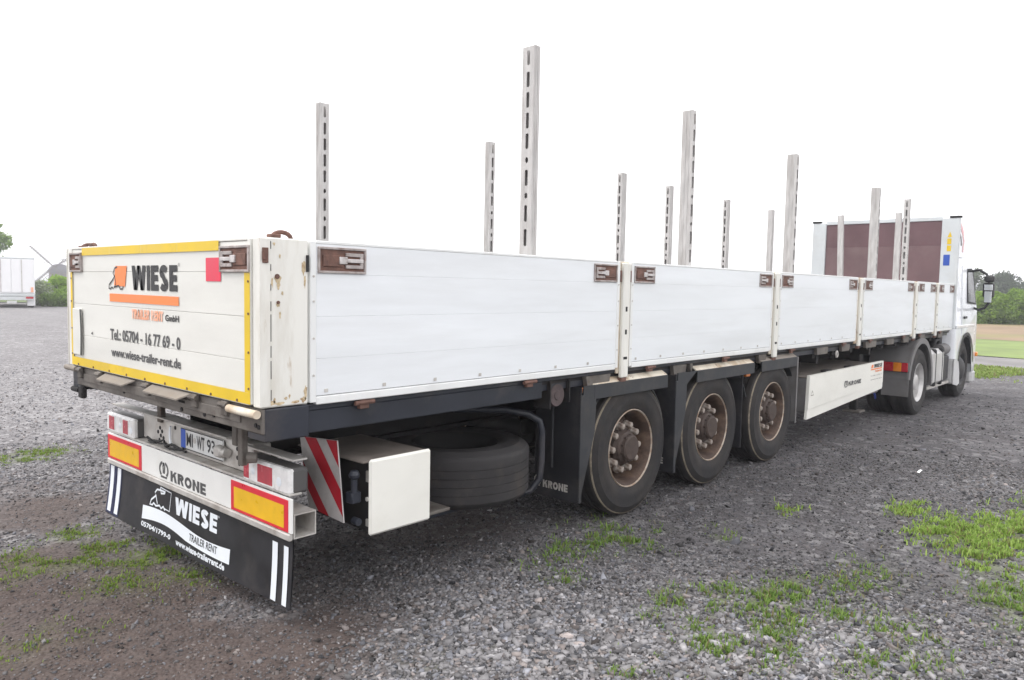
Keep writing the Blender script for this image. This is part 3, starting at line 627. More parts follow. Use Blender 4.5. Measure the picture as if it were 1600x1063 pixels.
mb = MB(); mb.strip(q, [(.385, 1.822), (.425, 1.815), (.452, 1.785), (.432, 1.765), (.46, 1.745), (.515, 1.715), (.52, 1.695), (.50, 1.69)], .010)
mb.strip(q, [(.43, 1.775), (.41, 1.72), (.44, 1.70)], .008); mb.strip(q, [(.50, 1.69), (.47, 1.702), (.45, 1.69)], .008)
mb.strip(q, [(.44, 1.70), (.37, 1.712), (.345, 1.69), (.315, 1.693), (.30, 1.71)], .009)
part('truck_emblem', mb, M['ink'], TG)
mb = MB().box(-.012, -.001, .985, 1.137, 1.247, 1.553, .004); part('document_plate', mb, M['tail'], TG)
mb = MB().strip(REAR(-.0135), [(.988-.010*math.sin(i*.26), 1.25+.3*i/12) for i in range(13)], .026); part('plate_edge', mb, M['black'], TG)
part('small_mark', MB().poly(REAR(-.0035), [(.83, 1.40), (.80, 1.392), (.806, 1.402), (.80, 1.415)]), M['ink'], TG)
mb = MB()
for yy in np.linspace(-1.05, 1.05, 9): mb.cyl((-.003, yy, 1.186), (-.011, yy, 1.186), .007, n=8)
for zz in (1.25, 1.42, 1.60, 1.75):
    for yy in (-1.158, 1.158): mb.cyl((-.006, yy, zz), (-.0105, yy, zz), .006, n=8)
part('rivets', mb, M['lockrust'], TG)['kind'] = 'stuff'

# rear cross beam
RB = part('rear_beam', MB().box(.012, .11, -1.247, 1.14, 1.040, 1.160, .006), M['beam'], T)
part('beam_channel', MB().box(.004, .012, -1.05, 1.0, 1.075, 1.125, .002), M['beam'], RB)
for ya, yb in ((.62, .17), (-.07, -.55)):
    part('step_plate', MB().prism([(ya, .004), (yb, .004), (yb+.05, -.055), (ya-.01, -.055)], lambda a, c: (c, a, 1.160+c*.5), lambda a, c: (c, a, 1.152+c*.5)), M['dustplate'], RB)
part('pivot_roller', MB().cyl((-.012, -.975, 1.138), (-.012, -1.24, 1.138), .020, n=12), M['rustcream'], RB, 40)
part('pivot_roller', MB().cyl((-.012, 1.27, 1.150), (-.012, 1.08, 1.150), .018, n=12), M['dustplate'], RB, 40)
for yy in (.70, -.02, -.60, -.92, 1.04):
    part('hinge', MB().box(-.012, .012, yy-.03, yy+.03, 1.095, 1.166, .005).cyl((-.012, yy-.04, 1.148), (-.012, yy+.04, 1.148), .014, n=8), M['beam'], RB)
mb = MB()
for yy in (.85, .35, -.15, -.42, -.68, -.78, -1.02, -1.19, -1.215): mb.cyl((.012, yy, 1.06+.03*((yy*7) % 1)), (.006, yy, 1.06+.03*((yy*7) % 1)), .011, n=8)
mb.box(.002, .006, -.40, -.47, 1.10, 1.113); part('bolt', mb, M['under'], RB)['kind'] = 'stuff'
part('tow_hook', MB().box(.0, .035, 1.03, 1.10, .955, 1.04, .008).cyl((.012, 1.10, 1.005), (.012, 1.22, 1.005), .018, n=10), M['under'], RB, 40)

# lighting bar, lamps, plate
LB = part('light_bar', MB().box(.285, .40, -.66, .76, .70, .866, .008).box(.258, .335, 1.22, -.42, .866, .876, .002).box(.262, .345, -.55, -1.10, .852, .862, .002).box(.228, .30, -1.12, 1.18, .684, .696, .003), M['galv'], T)
mb = MB()
for yy, zz in ((.50, .80), (.47, .78), (.49, .75), (.53, .77), (.45, .74), (.51, .72), (.28, .83), (-.50, .82), (-.53, .80), (-.50, .77), (-.56, .81), (-.58, .77), (-.52, .74), (-.60, .73)):
    mb.cyl((.286, yy, zz), (.282, yy, zz), .013, n=8)
part('mounting_hole', mb, M['under'], LB)['kind'] = 'stuff'
for s_ in (-1, 1):
    y0, y1 = (1.228, .765) if s_ > 0 else (-.668, -1.125)
    H = part('tail_lamp', MB().box(.236, .340, y0, y1, .690, .822, .016), M['lampbody'], T)
    part('lens', MB().box(.222, .262, y0-.003, y1+.003, .692, .820, .010), M['lens_w'], H)
    seg = [(.10, .30), (.62, .80)] if s_ > 0 else [(.03, .15), (.34, .66)]
    for f0, f1 in seg:
        part('red_lens', MB().box(.2195, .226, y0+(y1-y0)*f0, y0+(y1-y0)*f1, .708, .804, .003), M['lens_r'], H)
    part('bulb_reflector', MB().lathe([(.001, .0), (.018, .002), (.020, .004)], (.2175, y0+(y1-y0)*(.52 if s_ > 0 else .24), .755), (1, 0, 0), 12).lathe([(.001, .0), (.022, .002), (.024, .004)], (.2175, y0+(y1-y0)*(.9 if s_ > 0 else .80), .745), (1, 0, 0), 12), M['print_w'], H, 40)
part('lamp_bracket', MB().box(.33, .42, .50, .60, .69, .86, .006), M['lampbody'], LB)
NP = part('number_plate', MB().box(.268, .276, .165, -.368, .728, .850, .003), M['plate'], T)
q = REAR(.2665); part('blue_strip', MB().poly(q, [(.163, .731), (.100, .731), (.100, .847), (.163, .847)]), M['blue'], NP)
part('plate_frame', MB().strip(REAR(.2662), [(.163, .73), (-.366, .73), (-.366, .848), (.163, .848)], .006, closed=True), M['ink'], NP)
for w_, ya, yb in (('MI', .088, .005), ('WT', -.045, -.145), ('93', -.175, -.270)): letters(NP, 'ink', q, w_, ya, yb, .750, .830, .02)
part('plate_seal', MB().cyl((.2665, -.018, .795), (.265, -.018, .795), .017, n=12), M['galv'], NP)
part('plate_lamp', MB().box(.225, .275, -.325, -.405, .757, .822, .012).cyl((.255, -.405, .79), (.255, -.44, .79), .025, n=10), M['galv'], LB, 40)
part('cable_clip', MB().tube([(.27, .31+.014*math.sin(a), .78+.055*math.cos(a)) for a in np.linspace(0, math.pi, 7)], .008, 6), M['print_w'], LB, 40)
mb = MB()
for z_ in (.70, .715, .688): mb.tube([(.27+.02*math.sin(i*1.3+z_*50), .62-.055*i, z_+.012*math.sin(i*2.1+z_*90)) for i in range(10)], .008, 6)
part('cable', mb, M['black'], LB, 40)['kind'] = 'stuff'
part('lamp_hanger', MB().box(.14, .175, -.815, -.77, .80, 1.04, .004).cyl((.16, -.83, .845), (.20, -.86, .843), .03, .026, n=10), M['beam'], T)
for ya in (-.52, .45): part('frame_hanger', MB().box(.265, .30, ya, ya+.05, .84, 1.04, .004), M['beam'], T)

# under-run bumper
BU = part('bumper', MB().box(.210, .222, -1.168, 1.172, .508, .684, .003), [M['bumper']], T)
part('bumper_lip', MB().box(.200, .226, -1.160, 1.168, .470, .507, .006), M['galv'], BU)
mb = MB()   # hollow tube behind the plate
for (xa, xb, za, zb_) in ((.226, .352, .480, .486), (.226, .352, .598, .604), (.226, .232, .486, .598), (.346, .352, .486, .598)): mb.box(xa, xb, -1.166, 1.168, za, zb_)
part('bumper_tube', mb, M['galv'], BU)
def rplate(y0, y1):
    R_ = part('reflector_panel', MB().box(.206, .2105, y0, y1, .512, .674, .001), M['refl_r'], BU)
    part('amber_field', MB().poly(REAR(.2052), [(y0-.034, .528), (y1+.034, .528), (y1+.034, .644), (y0-.034, .644)]), M['refl_y'], R_)
rplate(1.166, .609); rplate(-.571, -1.140)
q = REAR(.2090)
letters(BU, 'grey_ink', q, 'KRONE', .184, -.274, .523, .589)
def crown(mb, q, a0, a1, b0, b1):
    W_ = a1-a0; H_ = b1-b0; f = lambda pts: [(a0+W_*x, b0+H_*y) for x, y in pts]; wd = abs(W_)*.16
    mb.strip(q, f([(.42+.40*math.cos(t_), .55+.42*math.sin(t_)) for t_ in np.linspace(1.75, 4.15, 10)]), wd)
    mb.strip(q, f([(.58+.40*math.cos(t_), .55+.42*math.sin(t_)) for t_ in np.linspace(1.39, -1.0, 10)]), wd)
    mb.strip(q, f([(.5, .98), (.40, .74), (.44, .30)]), wd*.8); mb.strip(q, f([(.5, .98), (.60, .74), (.56, .30)]), wd*.8)
    mb.strip(q, f([(.14, .08), (.86, .08)]), abs(H_)*.13)
mb = MB(); crown(mb, q, .338, .218, .522, .622); part('crown_emblem', mb, M['grey_ink'], BU)

# printed rear mud flap, bowed towards the rear at the bottom
def flapx(y, z):
    tz = min(1, max(0, (.475-z)/.36)); return .226-(.020+.016*(y+1.17)/2.35)*tz**1.6+.004*math.sin(y*5)*tz
nyf, nzf = 40, 12; V = []; F = []
for sidex in (0, .006):
    for i in range(nyf+1):
        for j in range(nzf+1):
            y = 1.19-2.345*i/nyf; z = .475-.355*j/nzf; V.append((flapx(y, z)+sidex, y, z))
k2 = (nyf+1)*(nzf+1)
for i in range(nyf):
    for j in range(nzf):
        a = i*(nzf+1)+j; F.append((a, a+1, a+nzf+2, a+nzf+1)); F.append((k2+a, k2+a+nzf+1, k2+a+nzf+2, k2+a+1))
FL = part('mud_flap', MB().add(V, F), M['flap'], T, 40)
qf = lambda a, b_: (flapx(a, b_)-.0022, a, b_)
qg = lambda a, b_: (flapx(a, b_)-.0038, a, b_)
def vstripe(mb, ya, yb, z0, z1):
    for i in range(6): za = z0+(z1-z0)*i/6; zb_ = z0+(z1-z0)*(i+1)/6; mb.poly(qg, [(ya, za), (yb, za), (yb, zb_), (ya, zb_)])
for a, b_, z0, z1 in ((1.158, 1.098, .142, .455), (1.038, .980, .142, .455), (-.972, -1.022, .128, .430), (-1.080, -1.122, .128, .430)):
    mb = MB(); vstripe(mb, a, b_, z0, z1); part('white_stripe', mb, M['print_w'], FL)
for a, b_ in ((1.185, 1.06), (1.055, .965)):
    mb = MB()
    for i in range(6): za = .128+.34*i/6; zb_ = .128+.34*(i+1)/6; mb.poly(qf, [(a, za), (b_, za), (b_, zb_), (a, zb_)])
    part('navy_band', mb, M['navy'], FL)
letters(FL, 'print_w', qf, 'WIESE', .150, -.386, .325, .430); letters(FL, 'print_w', qf, '®', -.392, -.410, .418, .432, 0)
letters(FL, 'print_w', qf, '05704/1799-0', .606, .186, .155, .187, .03); letters(FL, 'print_w', qf, 'www.wiese-trailerrent.de', .110, -.498, .146, .184, .03)
mb = MB(); up_ = lambda s: .284+.018*math.sin(s*6.28) - .012*s+.004; lo_ = lambda s: .203+.026*math.sin(s*6.28*.95-.1)*(1 if s < .55 else .3) - .008*s
for i in range(24):
    s0 = i/24; s1 = (i+1)/24; ya = .606-1.15*s0; yb = .606-1.15*s1; mb.poly(qf, [(ya, lo_(s0)), (yb, lo_(s1)), (yb, up_(s1)), (ya, up_(s0))])
part('white_banner', mb, M['print_w'], FL)
letters(FL, 'ink', qg, 'TRAILER RENT', -.062, -.405, .214, .256, .006)
mb = MB(); mb.strip(qf, [(.362, .448), (.208, .440), (.226, .322), (.30, .325)], .008)
mb.strip(qf, [(.362, .448), (.352, .41), (.30, .42), (.29, .43), (.355, .43), (.41, .425), (.44, .40), (.42, .385), (.49, .345), (.508, .312), (.47, .315), (.455, .33), (.42, .318), (.37, .330), (.345, .316), (.315, .335), (.29, .315)], .012)
mb.strip(qf, [(.43, .39), (.40, .335)], .010)
part('truck_emblem', mb, M['print_w'], FL)

# chassis
for s_ in (-1, 1):
    ya = s_*.36; part('chassis_beam', MB().box(.42, 12.9, ya-.07, ya+.07, 1.07, 1.095).box(.42, 12.9, ya-.008, ya+.008, .74, 1.07).box(.42, 12.9, ya-.07, ya+.07, .715, .74), M['under'], T)
    part('side_rail', MB().box(.26, 13.15, s_*1.222, s_*1.15, 1.125, 1.152, .003).box(.26, 2.06, s_*1.216, s_*1.19, 1.012, 1.125, .004).box(2.06, 13.1, s_*1.195, s_*1.165, 1.055, 1.125, .003), M['frame'], T)
for i in range(20): part('cross_member', MB().box(.55+i*.64, .63+i*.64, -1.165, 1.165, 1.0, 1.098), M['under'], T)
for xb, wd in ((2.52, .30), (3.72, .22), (4.0, .05), (5.36, .18), (6.9, .35), (7.7, .3), (8.6, .45), (9.5, .35), (10.3, .3), (11.2, .3), (12.3, .3)):
    part('rail_bracket', MB().prism([(xb, 1.125), (xb+wd, 1.125), (xb+wd-.02, 1.045), (xb+.02, 1.045)], SIDE(-1.236), SIDE(-1.20)), M['beam'], T)
for xb in (2.50, 4.05, 5.50, 7.1, 9.0, 11.4): part('underside_plate', MB().box(xb, xb+.06, -1.16, -.2, .93, 1.05), M['under'], T)
part('side_marker', MB().box(2.50, 2.60, -1.215, -1.19, 1.005, 1.042, .006), M['lens_o'], T)
part('side_marker', MB().box(5.18, 5.27, -1.20, -1.17, .92, .955, .006), M['lens_o'], T)
part('lashing_point', MB().tube([(7.55+.03*math.cos(a), -1.235, 1.02+.035*math.sin(a)) for a in np.linspace(0, 6.28, 10)][:-1], .012, 6, closed=True), M['galv'], T, 40)
# strap winch
WN = part('strap_winch', MB().lathe([(.001, -.004), (.03, -.004), (.035, .003), (.075, .002), (.082, .015), (.078, .03), (.083, .045), (.077, .06), (.082, .075), (.06, .085), (.02, .086)], (2.245, -1.20, 1.015), (0, 1, 0), 24), M['strap'], T, 50)
for xa, za in ((2.135, .93), (2.343, .96)): part('winch_cheek', MB().box(xa, xa+.013, -1.225, -1.08, za, 1.13, .003), M['under'], WN)

# wheels
RW = .524
def tyre_mesh(mats, name, ws=.37, gw=.008, gd=.012):
    mb = MB(); R = RW
    prof = [(.295, .035), (.31, .012), (.318, .008), (.345, .004), (.352, .001), (.40, -.004), (.45, .002), (.455, .0005), (.462, .0045), (.49, .016), (.502, .0235)]
    mb.lathe(prof, (0, 0, 0), (0, 1, 0), 56, 0)
    mb.lathe([(.502, .0235), (.507, .026), (.511, .034)], (0, 0, 0), (0, 1, 0), 56, 1)
    pr = [(.511, .034), (.520, .042), (R, .052)]
    g0 = .052; wtr = ws-2*.052
    for i in range(4):
        gc = g0+wtr*(i+1)/5; pr += [(R, gc-gw), (R-gd, gc-gw*.6), (R-gd, gc+gw*.6), (R, gc+gw)]
    pr += [(R, ws-.052), (.511, ws-.034), (.49, ws-.016), (.45, ws-.002), (.40, ws+.004), (.345, ws-.004), (.295, ws-.035)]
    mb.lathe(pr, (0, 0, 0), (0, 1, 0), 56, 0)
    return mb.mesh(name, mats, 35)
tyre_me = tyre_mesh([M['tyre'], M['tyre_edge']], 'tyre'); spare_me = tyre_mesh([M['spare'], M['spare']], 'tyre', gw=.0028, gd=.004)
rim_me = MB().lathe([(.293, .018), (.300, .008), (.305, .012), (.303, .040)], (0, 0, 0), (0, 1, 0), 48, 1).lathe([(.293, .018), (.276, .034), (.264, .065), (.258, .10), (.252, .15), (.246, .162), (.232, .155), (.212, .120), (.20, .112), (.10, .110)], (0, 0, 0), (0, 1, 0), 48, 0).mesh('wheel', [M['rim'], M['rimlip']], 35)
hub_me = MB().lathe([(.150, .112), (.146, .085), (.130, .070), (.124, .05), (.104, .035), (.100, .010), (.088, .0), (.03, -.002), (.001, -.002)], (0, 0, 0), (0, 1, 0), 32).mesh('hub', M['hub'], 35)
nb = MB().lathe([(.034, .112), (.034, .092), (.029, .088)], (0, 0, 0), (0, 1, 0), 12).lathe([(.027, .09), (.026, .055), (.020, .048), (.001, .047)], (0, 0, 0), (0, 1, 0), 8)
nut_me = nb.mesh('wheel_nut', M['nut'], 40)
bolt_me = MB().cyl((0, .04, 0), (0, .020, 0), .012, n=6).mesh('hub_bolt', M['hub'])
axx = [3.150, 4.461, 5.771]
for i, ax_ in enumerate(axx):
    for s_ in (-1, 1):
        y0 = -1.232 if s_ < 0 else .862
        loc = (ax_, y0, RW + float(height(ax_, -1.1))*.0 - .004)
        if s_ < 0:
            Wp = put('wheel', rim_me, T, loc); put('tyre', tyre_me, Wp, loc); put('hub', hub_me, Wp, loc)
            for k in range(10):
                a = 2*math.pi*(k+.3*i)/10
                put('wheel_nut', nut_me, Wp, (loc[0]+.176*math.cos(a), loc[1], loc[2]+.176*math.sin(a)))
                put('hub_bolt', bolt_me, Wp, (loc[0]+.100*math.cos(a+.3), loc[1]-.002, loc[2]+.100*math.sin(a+.3)))
        else:
            Wp = put('wheel', rim_me, T, loc); put('tyre', tyre_me, Wp, loc)
    part('axle', MB().cyl((ax_, -1.0, RW), (ax_, 1.0, RW), .07, n=14).lathe([(.05, 0), (.20, 0), (.20, .2), (.05, .2)], (ax_, -.98, RW), (0, 1, 0), 24).box(ax_-.55, ax_+.25, -.62, -.54, .60, .72, .02).lathe([(.05, 0), (.12, .01), (.13, .12), (.11, .24), (.04, .25)], (ax_+.28, -.58, .62), (0, 0, 1), 18), M['under'], T, 40)
    part('brake_chamber', MB().cyl((ax_-.30, -.40, .56), (ax_-.12, -.40, .56), .09, n=14), M['under'], T, 40)

# fenders with skirts and rear flaps
def fender(x0, x1, xf, first):
    FN = part('fender', MB().box(x0, x1, -1.256, -1.246, .958, 1.062, .003), M['fender'], T)
    part('fender_top', MB().prism([(-1.2475, 1.062), (-1.19, 1.098), (-.86, 1.10), (-.86, 1.094), (-1.19, 1.090), (-1.242, 1.054)], lambda a, c: (x0, a, c), lambda a, c: (x1, a, c)), M['rustcream' if first != 2 else 'dustplate'], FN)
    if xf is not None:
        xw = xf+.50
        part('fender_flank', MB().prism([(xf, .28), (xf+.012, .28), (xf+.16, .72), (xf+.17, .958), (xf+.34, 1.062), (xf+.02, 1.062), (xf, .80)], SIDE(-1.254), SIDE(-1.245)), M['fender'], FN)
        part('wheel_flap', MB().box(xf-.012, xf, -1.256, -.84, .225, 1.055, .004), M['flap'], FN)
        part('flap_rib', MB().box(xf-.03, xf-.011, -1.02, -1.00, .45, 1.03, .006).box(xf-.02, xf+.012, -1.262, -1.250, .23, 1.0, .004), M['fender'], FN)
        q = REAR(xf-.0135); letters(FN, 'galv', q, 'KRONE', -.925, -1.155, .290, .345); mb = MB(); crown(mb, q, -.845, -.905, .29, .37); part('crown_emblem', mb, M['galv'], FN)
    part('fender_arch', MB().prism([((x0+x1)/2+.56*math.cos(a), .53+.56*math.sin(a)) for a in np.linspace(.35, 2.8, 12)]+[((x0+x1)/2+.55*math.cos(a), .53+.55*math.sin(a)) for a in np.linspace(2.8, .35, 12)], SIDE(-1.20), SIDE(-.85)), M['fender'], FN)
fender(2.60, 3.61, 2.455, 0); fender(4.10, 5.235, 3.755, 1); fender(5.40, 6.30, None, 2)
part('wheel_flap', MB().box(6.30, 6.312, -1.25, -.86, .36, 1.06, .004).box(6.285, 6.315, -1.262, -1.25, .34, 1.06, .004), M['greyplastic'], T)
part('front_wheel_flap', MB().box(5.06, 5.072, -1.22, -.86, .24, 1.04, .004), M['flap'], T)

# storage locker by the rear corner, marker board
LK = part('locker', MB().box(.655, 1.035, -1.225, -.62, .425, .805, .01), M['under'], T)
part('locker_lid', MB().box(.60, 1.05, -1.22, -.60, .806, .818, .004), M['lidbrown'], LK)
part('locker_door', MB().box(.625, 1.052, -1.252, -1.226, .420, .828, .012), M['box'], LK)
part('door_hinge', MB().box(.640, .654, -1.226, -1.19, .70, .76, .003).box(.640, .654, -1.226, -1.19, .46, .50, .003).cyl((.62, -1.235, .62), (.614, -1.235, .62), .012, n=8), M['galv'], LK)
part('locker_bracket', MB().box(1.05, 1.30, -1.15, -.7, .40, .42, .004), M['beam'], LK)
CB = part('marker_board', MB().prism([(-.775, .905), (-1.125, .930), (-1.185, .505), (-.862, .525)], lambda a, c: (.505, a, c), lambda a, c: (.512, a, c)), M['chev_w'], T)
q = REAR(.5035)
def lerp(p, r, f): return (p[0]+(r[0]-p[0])*f, p[1]+(r[1]-p[1])*f)
A_, B_, C_, D_ = (-.775, .905), (-1.125, .930), (-1.185, .505), (-.862, .525)
bil = lambda u, v: q(*lerp(lerp(A_, B_, u), lerp(D_, C_, u), v))
mb = MB(); mb.poly(bil, [(.14, .002), (.46, .002), (.998, .60), (.998, .93)]); mb.poly(bil, [(.72, .002), (.998, .002), (.998, .33)])
mb.poly(bil, [(.002, .35), (.002, .68), (.30, .998), (.60, .998)]); part('red_stripe', mb, M['chev_r'], CB)
part('valve', MB().cyl((.56, -1.20, .66), (.56, -1.20, .73), .018, n=10).lathe([(.001, 0), (.025, .008), (.03, .025), (.02, .045), (.001, .05)], (.56, -1.20, .73), (0, 0, 1), 12).box(.54, .60, -1.21, -1.15, .60, .66, .006).cyl((.58, -1.215, .50), (.58, -1.17, .50), .020, n=12), M['frame'], T, 40)
part('air_tank', MB().lathe([(.001, -.02), (.08, 0), (.12, .04), (.12, .62), (.08, .66), (.001, .68)], (.62, -.15, .62), (0, 1, 0), 20), M['under'], T, 40)

# side locker box in front of the wheels
PB = part('pallet_box', MB().box(6.68, 9.30, -1.215, -.35, .40, .795, .01), M['greyplastic'], T)
part('box_top', MB().box(6.68, 9.31, -1.215, -.35, .796, .806, .003), M['lidbrown'], PB)
part('box_front_panel', MB().prism([(6.655, .447), (9.345, .540), (9.335, .838), (6.675, .825)], SIDE(-1.256), SIDE(-1.22)), M['box'], PB)
part('box_lower_panel', MB().prism([(6.640, .335), (9.340, .455), (9.345, .537), (6.655, .443)], SIDE(-1.250), SIDE(-1.22)), M['box'], PB)
part('box_edge', MB().box(9.345, 9.36, -1.25, -1.20, .47, .83, .003), M['headframe'], PB)
q = SIDE(-1.2585)
letters(PB, 'grey_ink', q, 'KRONE', 7.95, 8.42, .605, .660); mb = MB(); crown(mb, q, 7.80, 7.92, .595, .675); part('crown_emblem', mb, M['grey_ink'], PB)
letters(PB, 'ink', q, 'WIESE', 8.93, 9.27, .765, .815); letters(PB, 'grey_ink', q, 'Tel. 05704 - 16 77 69 - 0', 8.80, 9.27, .655, .672, 0); letters(PB, 'grey_ink', q, 'www.wiese-trailer-rent.de', 8.80, 9.27, .605, .622, 0)
part('orange_bar', MB().poly(q, [(8.80, .740), (9.27, .740), (9.27, .757), (8.80, .757)]), M['orange'], PB); part('orange_square', MB().poly(q, [(8.80, .768), (8.90, .768), (8.90, .812), (8.83, .812)]), M['orange'], PB)
letters(PB, 'orange', q, 'TRAILER RENT', 8.98, 9.27, .705, .728)
part('warning_mark', MB().strip(q, [(6.72, .60), (6.80, .60), (6.76, .65)], .012, closed=True), M['dustplate'], PB)
for xx in (7.35, 8.15): part('box_handle', MB().box(xx, xx+.18, -1.20, -1.12, .806, .835, .008), M['under'], PB)

# landing legs, hoses
for s_ in (-1, 1):
    LG = part('landing_leg', MB().box(9.41, 9.55, s_*.78, s_*.92, .42, 1.06, .006).box(9.43, 9.53, s_*.80, s_*.90, .10, .42, .006), M['under'], T)
    part('leg_foot', MB().box(9.36, 9.60, s_*.73, s_*.97, .065, .10, .01), M['beam'], LG)
part('leg_brace', MB().bar((9.48, -.79, .75), (9.48, .79, .75), .05, .05).bar((9.48, -.5, .75), (9.9, -.36, 1.0), .05, .05), M['under'], T)
part('air_hose', MB().tube([(9.45, -1.05, .50), (9.5, -1.08, .40), (9.56, -1.10, .33), (9.62, -1.09, .27)], .013, 8), M['bluehose'], T, 40)

# headboard
HB = part('headboard', MB().box(13.16, 13.24, -1.285, -1.005, 1.17, 3.095, .01).box(13.16, 13.24, 1.24, .985, 1.17, 3.095, .01)
          .box(13.17, 13.23, -1.005, .985, 3.055, 3.125, .006), M['headframe'], T)
part('headboard_panel', MB().box(13.185, 13.215, -1.003, .983, 1.17, 2.62, .002), M['headpanel'], HB)
part('headboard_panel', MB().box(13.187, 13.215, -1.003, .983, 2.6215, 3.054, .002), M['headpanel_top'], HB)
part('corner_cap', MB().box(13.15, 13.25, -1.30, -1.12, 3.095, 3.13, .006), M['under'], HB)
part('corner_cap', MB().box(13.15, 13.25, 1.25, 1.09, 3.095, 3.13, .006), M['under'], HB)
q = REAR(13.158)
part('yellow_sticker', MB().poly(q, [(-1.10, 2.52), (-1.165, 2.52), (-1.165, 2.62), (-1.10, 2.62)]).poly(q, [(-1.10, 2.64), (-1.165, 2.64), (-1.165, 2.74), (-1.10, 2.74)]).poly(q, [(-1.10, 2.76), (-1.17, 2.76), (-1.14, 2.86)]), M['yellow'], HB)
part('blue_sticker', MB().poly(q, [(-1.055, 2.27), (-1.155, 2.27), (-1.155, 2.46), (-1.055, 2.46)]), M['blue'], HB)

# ================================================================== stakes standing in the bed
SLOT = [(.163, .26, .5), (.292, .39, .5), (.422, .523, .5), (.555, .653, .5), (.705, .745, .85), (.787, .89, .5), (.934, .974, .85), (1.015, 1.122, .5), (1.17, 1.28, .5)]
def stake(x, y, top, face, wa, wb, label, tilt=(0, 0), slots=True):
    """face: which side carries the slots ('rear' or 'right'); wa = width of that side, wb = the other"""
    mb = MB(); H = top-1.166; t_ = .006
    # local: u across slotted face, v depth (0 = slotted face, wb = back)
    f = (lambda u, v, z: (v, u, z)) if face == 'rear' else (lambda u, v, z: (u, v, z))
    def bx(u0, u1, v0, v1, z0, z1, m=0, c=0.0):
        a = f(u0, v0, z0); b_ = f(u1, v1, z1); mb.box(a[0], b_[0], a[1], b_[1], z0, z1, c, m)
    h = wa/2; s = .013 if wa > .06 else .0165
    bx(-h, -h+t_, t_, wb, 0, H, 0); bx(h-t_, h, t_, wb, 0, H, 0); bx(-h+t_, h-t_, wb-t_, wb-.0005, 0, H-.01, 1)
    bx(-h, h, wb, wb+.003, 0, H, 0)
    for e in (-1, 1):
        bx(e*h*.55, e*h*.70, wb+.003, wb+.007, 0, H-.004, 0)
        for vv in (.30, .62): bx(e*h, e*(h+.003), wb*vv, wb*(vv+.12), 0, H-.003, 0)
    if not slots: bx(-h, h, 0, t_, 0, H, 0)
    else:
        bx(-h, -s, 0, t_, 0, H-.004, 0); bx(s, h, 0, t_, 0, H-.004, 0)
        cuts = [(.03, .12, .6)]+SLOT; prev = 0.004
        for a, b_, ch in cuts:
            bx(-s, s, .0005, t_, H-a, H-prev, 0)
            cz = s*ch
            for zz, d in ((H-a, -1), (H-b_, 1)):
                for e in (-1, 1):
                    P = [(e*s, zz), (e*s, zz+d*cz), (e*(s-cz), zz)]
                    mb.prism(P, lambda u, z_: f(u, .0006, z_), lambda u, z_: f(u, t_, z_))
            prev = b_
        bx(-s, s, .0005, t_, 0, H-prev, 0)
    o = part('stake', mb, [M['stake'], M['stake_in']], None, None, (x, y, 1.166)); o.rotation_euler = (tilt[0], tilt[1], 0)
    return tag(o, label, 'stake', 'steel stakes standing in the trailer bed')
stake(1.905, 1.065, 3.245, 'right', .082, .070, 'slotted grey stake on the far left, nearest the tailgate in the far row')
stake(3.925, 1.06, 3.235, 'right', .070, .075, 'slotted stake just left of the tallest stake')
stake(1.965, -1.12, 3.297, 'rear', .098, .058, 'tallest looking slotted stake, nearest the camera in the near row')
stake(6.32, 1.12, 3.220, 'rear', .070, .110, 'slotted stake rising behind the first board joint')
stake(7.50, 1.12, 3.190, 'rear', .068, .100, 'thin slotted stake just left of the second tallest stake')
stake(4.05, -1.172, 3.265, 'right', .050, .102, 'second tallest looking stake, broad plain face with slots on its right edge')
stake(9.22, 1.12, 3.168, 'rear', .070, .105, 'thin slotted stake midway between the second and third tall stakes')
stake(10.88, 1.12, 3.155, 'rear', .078, .10, 'thin plain stake behind the second board joint', slots=False)
stake(6.28, -1.172, 3.215, 'right', .055, .105, 'third tall plain stake, just right of the second board joint')
stake(12.78, .53, 3.195, 'rear', .094, .06, 'short leaning stake in front of the left part of the brown headboard', (-.035, 0), slots=False)
stake(9.12, -1.165, 3.175, 'right', .055, .105, 'tall stake across the middle of the brown headboard')
stake(12.40, -.50, 3.150, 'rear', .090, .06, 'plain stake close behind the slotted one before the headboard', slots=False)
stake(10.62, -1.10, 3.175, 'rear', .080, .055, 'slotted stake before the right part of the brown headboard')

# spare wheel lying in its cradle
SPC = (1.74, -.725, .345)
SW = thing('spare_wheel', 'grey weathered spare tyre lying flat under the trailer bed', 'wheel', SPC)
o = put('tyre', spare_me, SW, SPC); o.rotation_euler = (-math.pi/2, 0, 0); o.location = (SPC[0], SPC[1], SPC[2]+.37); o.scale = (.96, 1, .96)
o = put('rim', MB().lathe([(.30, .012), (.27, .05), (.25, .16), (.22, .18), (.10, .17)], (0, 0, 0), (0, 1, 0), 40).mesh('rim', M['under'], 40), SW, SPC); o.rotation_euler = (-math.pi/2, 0, 0); o.location = (SPC[0], SPC[1], SPC[2]+.37); o.scale = (.96, 1, .96)
CR = part('spare_wheel_cradle', MB().tube([(1.7, -.9, .318), (2.0, -1.0, .318), (2.13, -1.07, .345), (2.185, -1.105, .43), (2.195, -1.11, .55), (2.195, -1.11, .76), (2.18, -1.10, .83), (2.12, -1.05, .88), (2.0, -.95, .91), (1.7, -.75, .92)], .024, 10)
          .box(1.15, 2.3, -1.0, -.94, .318, .343, .005).box(1.15, 2.3, -.50, -.44, .318, .343, .005), M['frame'], T, 40)

# ================================================================== the tractor unit
GZ = -.145
K = thing('tractor_truck', 'white day-cab tractor truck coupled in front of the flatbed trailer', 'truck', (13, 0, GZ))
